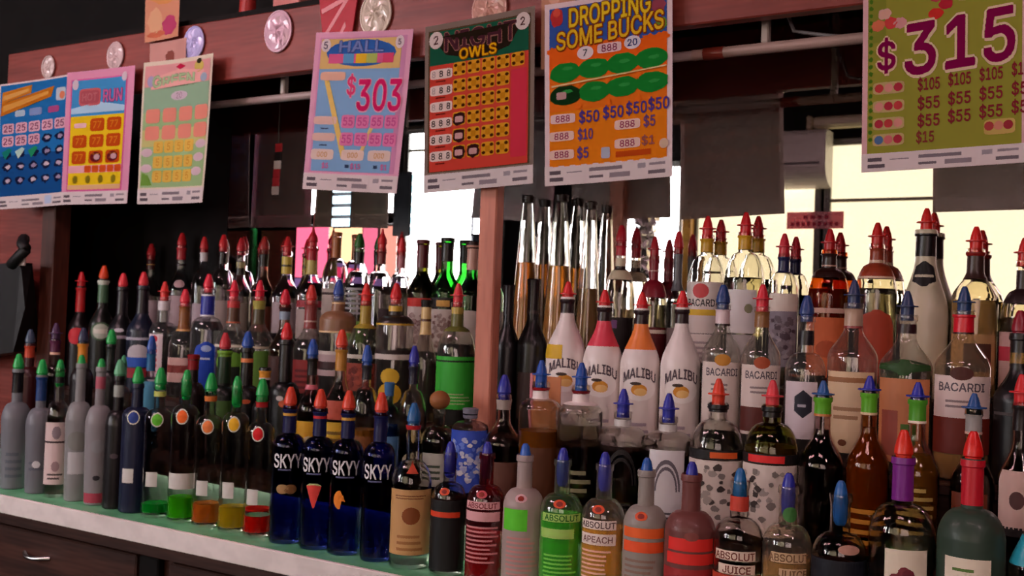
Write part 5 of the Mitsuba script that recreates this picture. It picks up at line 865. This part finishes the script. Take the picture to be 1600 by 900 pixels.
DISCS = [(-2.997, 2.183, .035, '#c8b4b0', 'clear round faceted disc above the blue poster, leftmost on the beam'), (-2.673, 2.187, .041, '#c8b0b0', 'clear round faceted disc above the yellow poster'),
         (-2.333, 2.191, .046, '#b8b4e4', 'lavender blue round faceted disc above the pale green poster'), (-2.008, 2.188, .055, '#d8b4c4', 'pinkish round faceted disc alone on the bare beam'),
         (-1.676, 2.195, .056, '#d0c4b4', 'cream white round faceted disc above the 303 poster'), (-1.336, 2.165, .054, '#c89a8c', 'dull rosy round faceted disc behind the top of the NIGHT OWLS poster')]
for x, z, r, c, lab in DISCS:
    key = thing('faceted_disc', lab, 'disc')
    v, f = [], []
    prof = [(1.0, .0), (1.0, .12), (.86, .30), (.62, .42), (.36, .36), (.20, .48), (0, .50)]
    n = 22
    for q, y in prof:
        for j in range(n):
            a = (j + (0.5 if prof.index((q, y)) % 2 else 0)) * 2 * math.pi / n
            v.append([x + r * .86 * q * math.cos(a), 2.0385 - y * r * .5 * (0.72 + 0.56 * rng.rand() if 0.1 < q < 0.95 else 1), z + r * q * math.sin(a)])
    for i in range(len(prof) - 1):
        for j in range(n):
            a, b = i * n + j, i * n + (j + 1) % n
            f += [[a, b, b + n], [a, b + n, a + n]]
    put(part(key, 'lens'), flat(v, f), 'mat_facet', c, False)
    g = np.arange(24) * 2 * math.pi / 24
    put(part(key, 'rim'), tube([(x + r * .86 * math.cos(a), 2.034, z + r * math.sin(a)) for a in np.append(g, g[0] + 1e-3)], .0028, 6), 'mat_facet', c)

# small things on the canopy, and at the dark left end
key = thing('red_jar', 'small red glowing jar on the canopy at the top left', 'jar')
v, f = lathe([(0, 0), (.022, 0), (.024, .01), (.022, .07), (.014, .08), (.014, .095), (0, .095)], 16)
put(part(key, 'body'), (v + [-2.215, 2.12, 2.2684], f), 'mat_paint', '#a8302c')
v, f = lathe([(0, 0), (.016, 0), (.016, .014), (0, .014)], 16); put(part(key, 'lid'), (v + [-2.215, 2.12, 2.3634], f), 'mat_paint', '#c8a08a')
key = thing('pink_box', 'small pinkish box on the canopy above the bare beam', 'box')
put(part(key, 'body'), box(-2.09, -1.99, 2.09, 2.16, 2.2684, 2.36, .004), 'mat_label', '#c87a74', False)
put(part(key, 'lid'), box(-2.093, -1.987, 2.087, 2.163, 2.36, 2.378, .003), 'mat_label', '#a85a58', False)
key = thing('black_bag', 'black bag with shoulder strap hung at the dark left end', 'bag')
m = trimesh.convex.convex_hull(np.array([[a, b, c] for a, b, c in [(-3.30, 1.98, 1.55), (-3.01, 1.98, 1.56), (-2.985, 1.985, 1.42), (-3.02, 1.975, 1.28), (-3.34, 1.975, 1.24), (-3.30, 2.085, 1.55), (-3.01, 2.02, 1.56), (-3.05, 2.09, 1.28), (-3.34, 2.09, 1.24)]]))
put(part(key, 'pouch'), flat(m.vertices, m.faces), 'mat_label', '#0c090a', False)
for a, b in (((-3.02, 1.955, 1.55), (-2.955, 1.96, 1.60)), ((-2.955, 1.96, 1.60), (-3.005, 1.985, 1.635))):
    put(part(key, 'strap'), tube([a, ((a[0] + b[0]) / 2 + .006, a[1] - .002, (a[2] + b[2]) / 2), b], .017, 8), 'mat_label', '#0c090a')
key = thing('white_tag', 'small whitish tag by the strap of the black bag', 'tag')
put(key, box(-3.005, -2.965, 1.962, 1.968, 1.55, 1.60, .001), 'mat_label', '#b0a49c', False)
key = thing('framed_price_card', 'orange card in a thin pink frame standing before the coconut rum', 'card')
put(part(key, 'card'), box(-1.185, -1.115, 2.040, 2.043, COUNTER + .2551, COUNTER + .40), 'mat_label', '#c87a4a', False)
put(part(key, 'frame'), box(-1.193, -1.185, 2.038, 2.046, COUNTER + .2551, COUNTER + .405, .001), 'mat_label', '#d0808a', False)
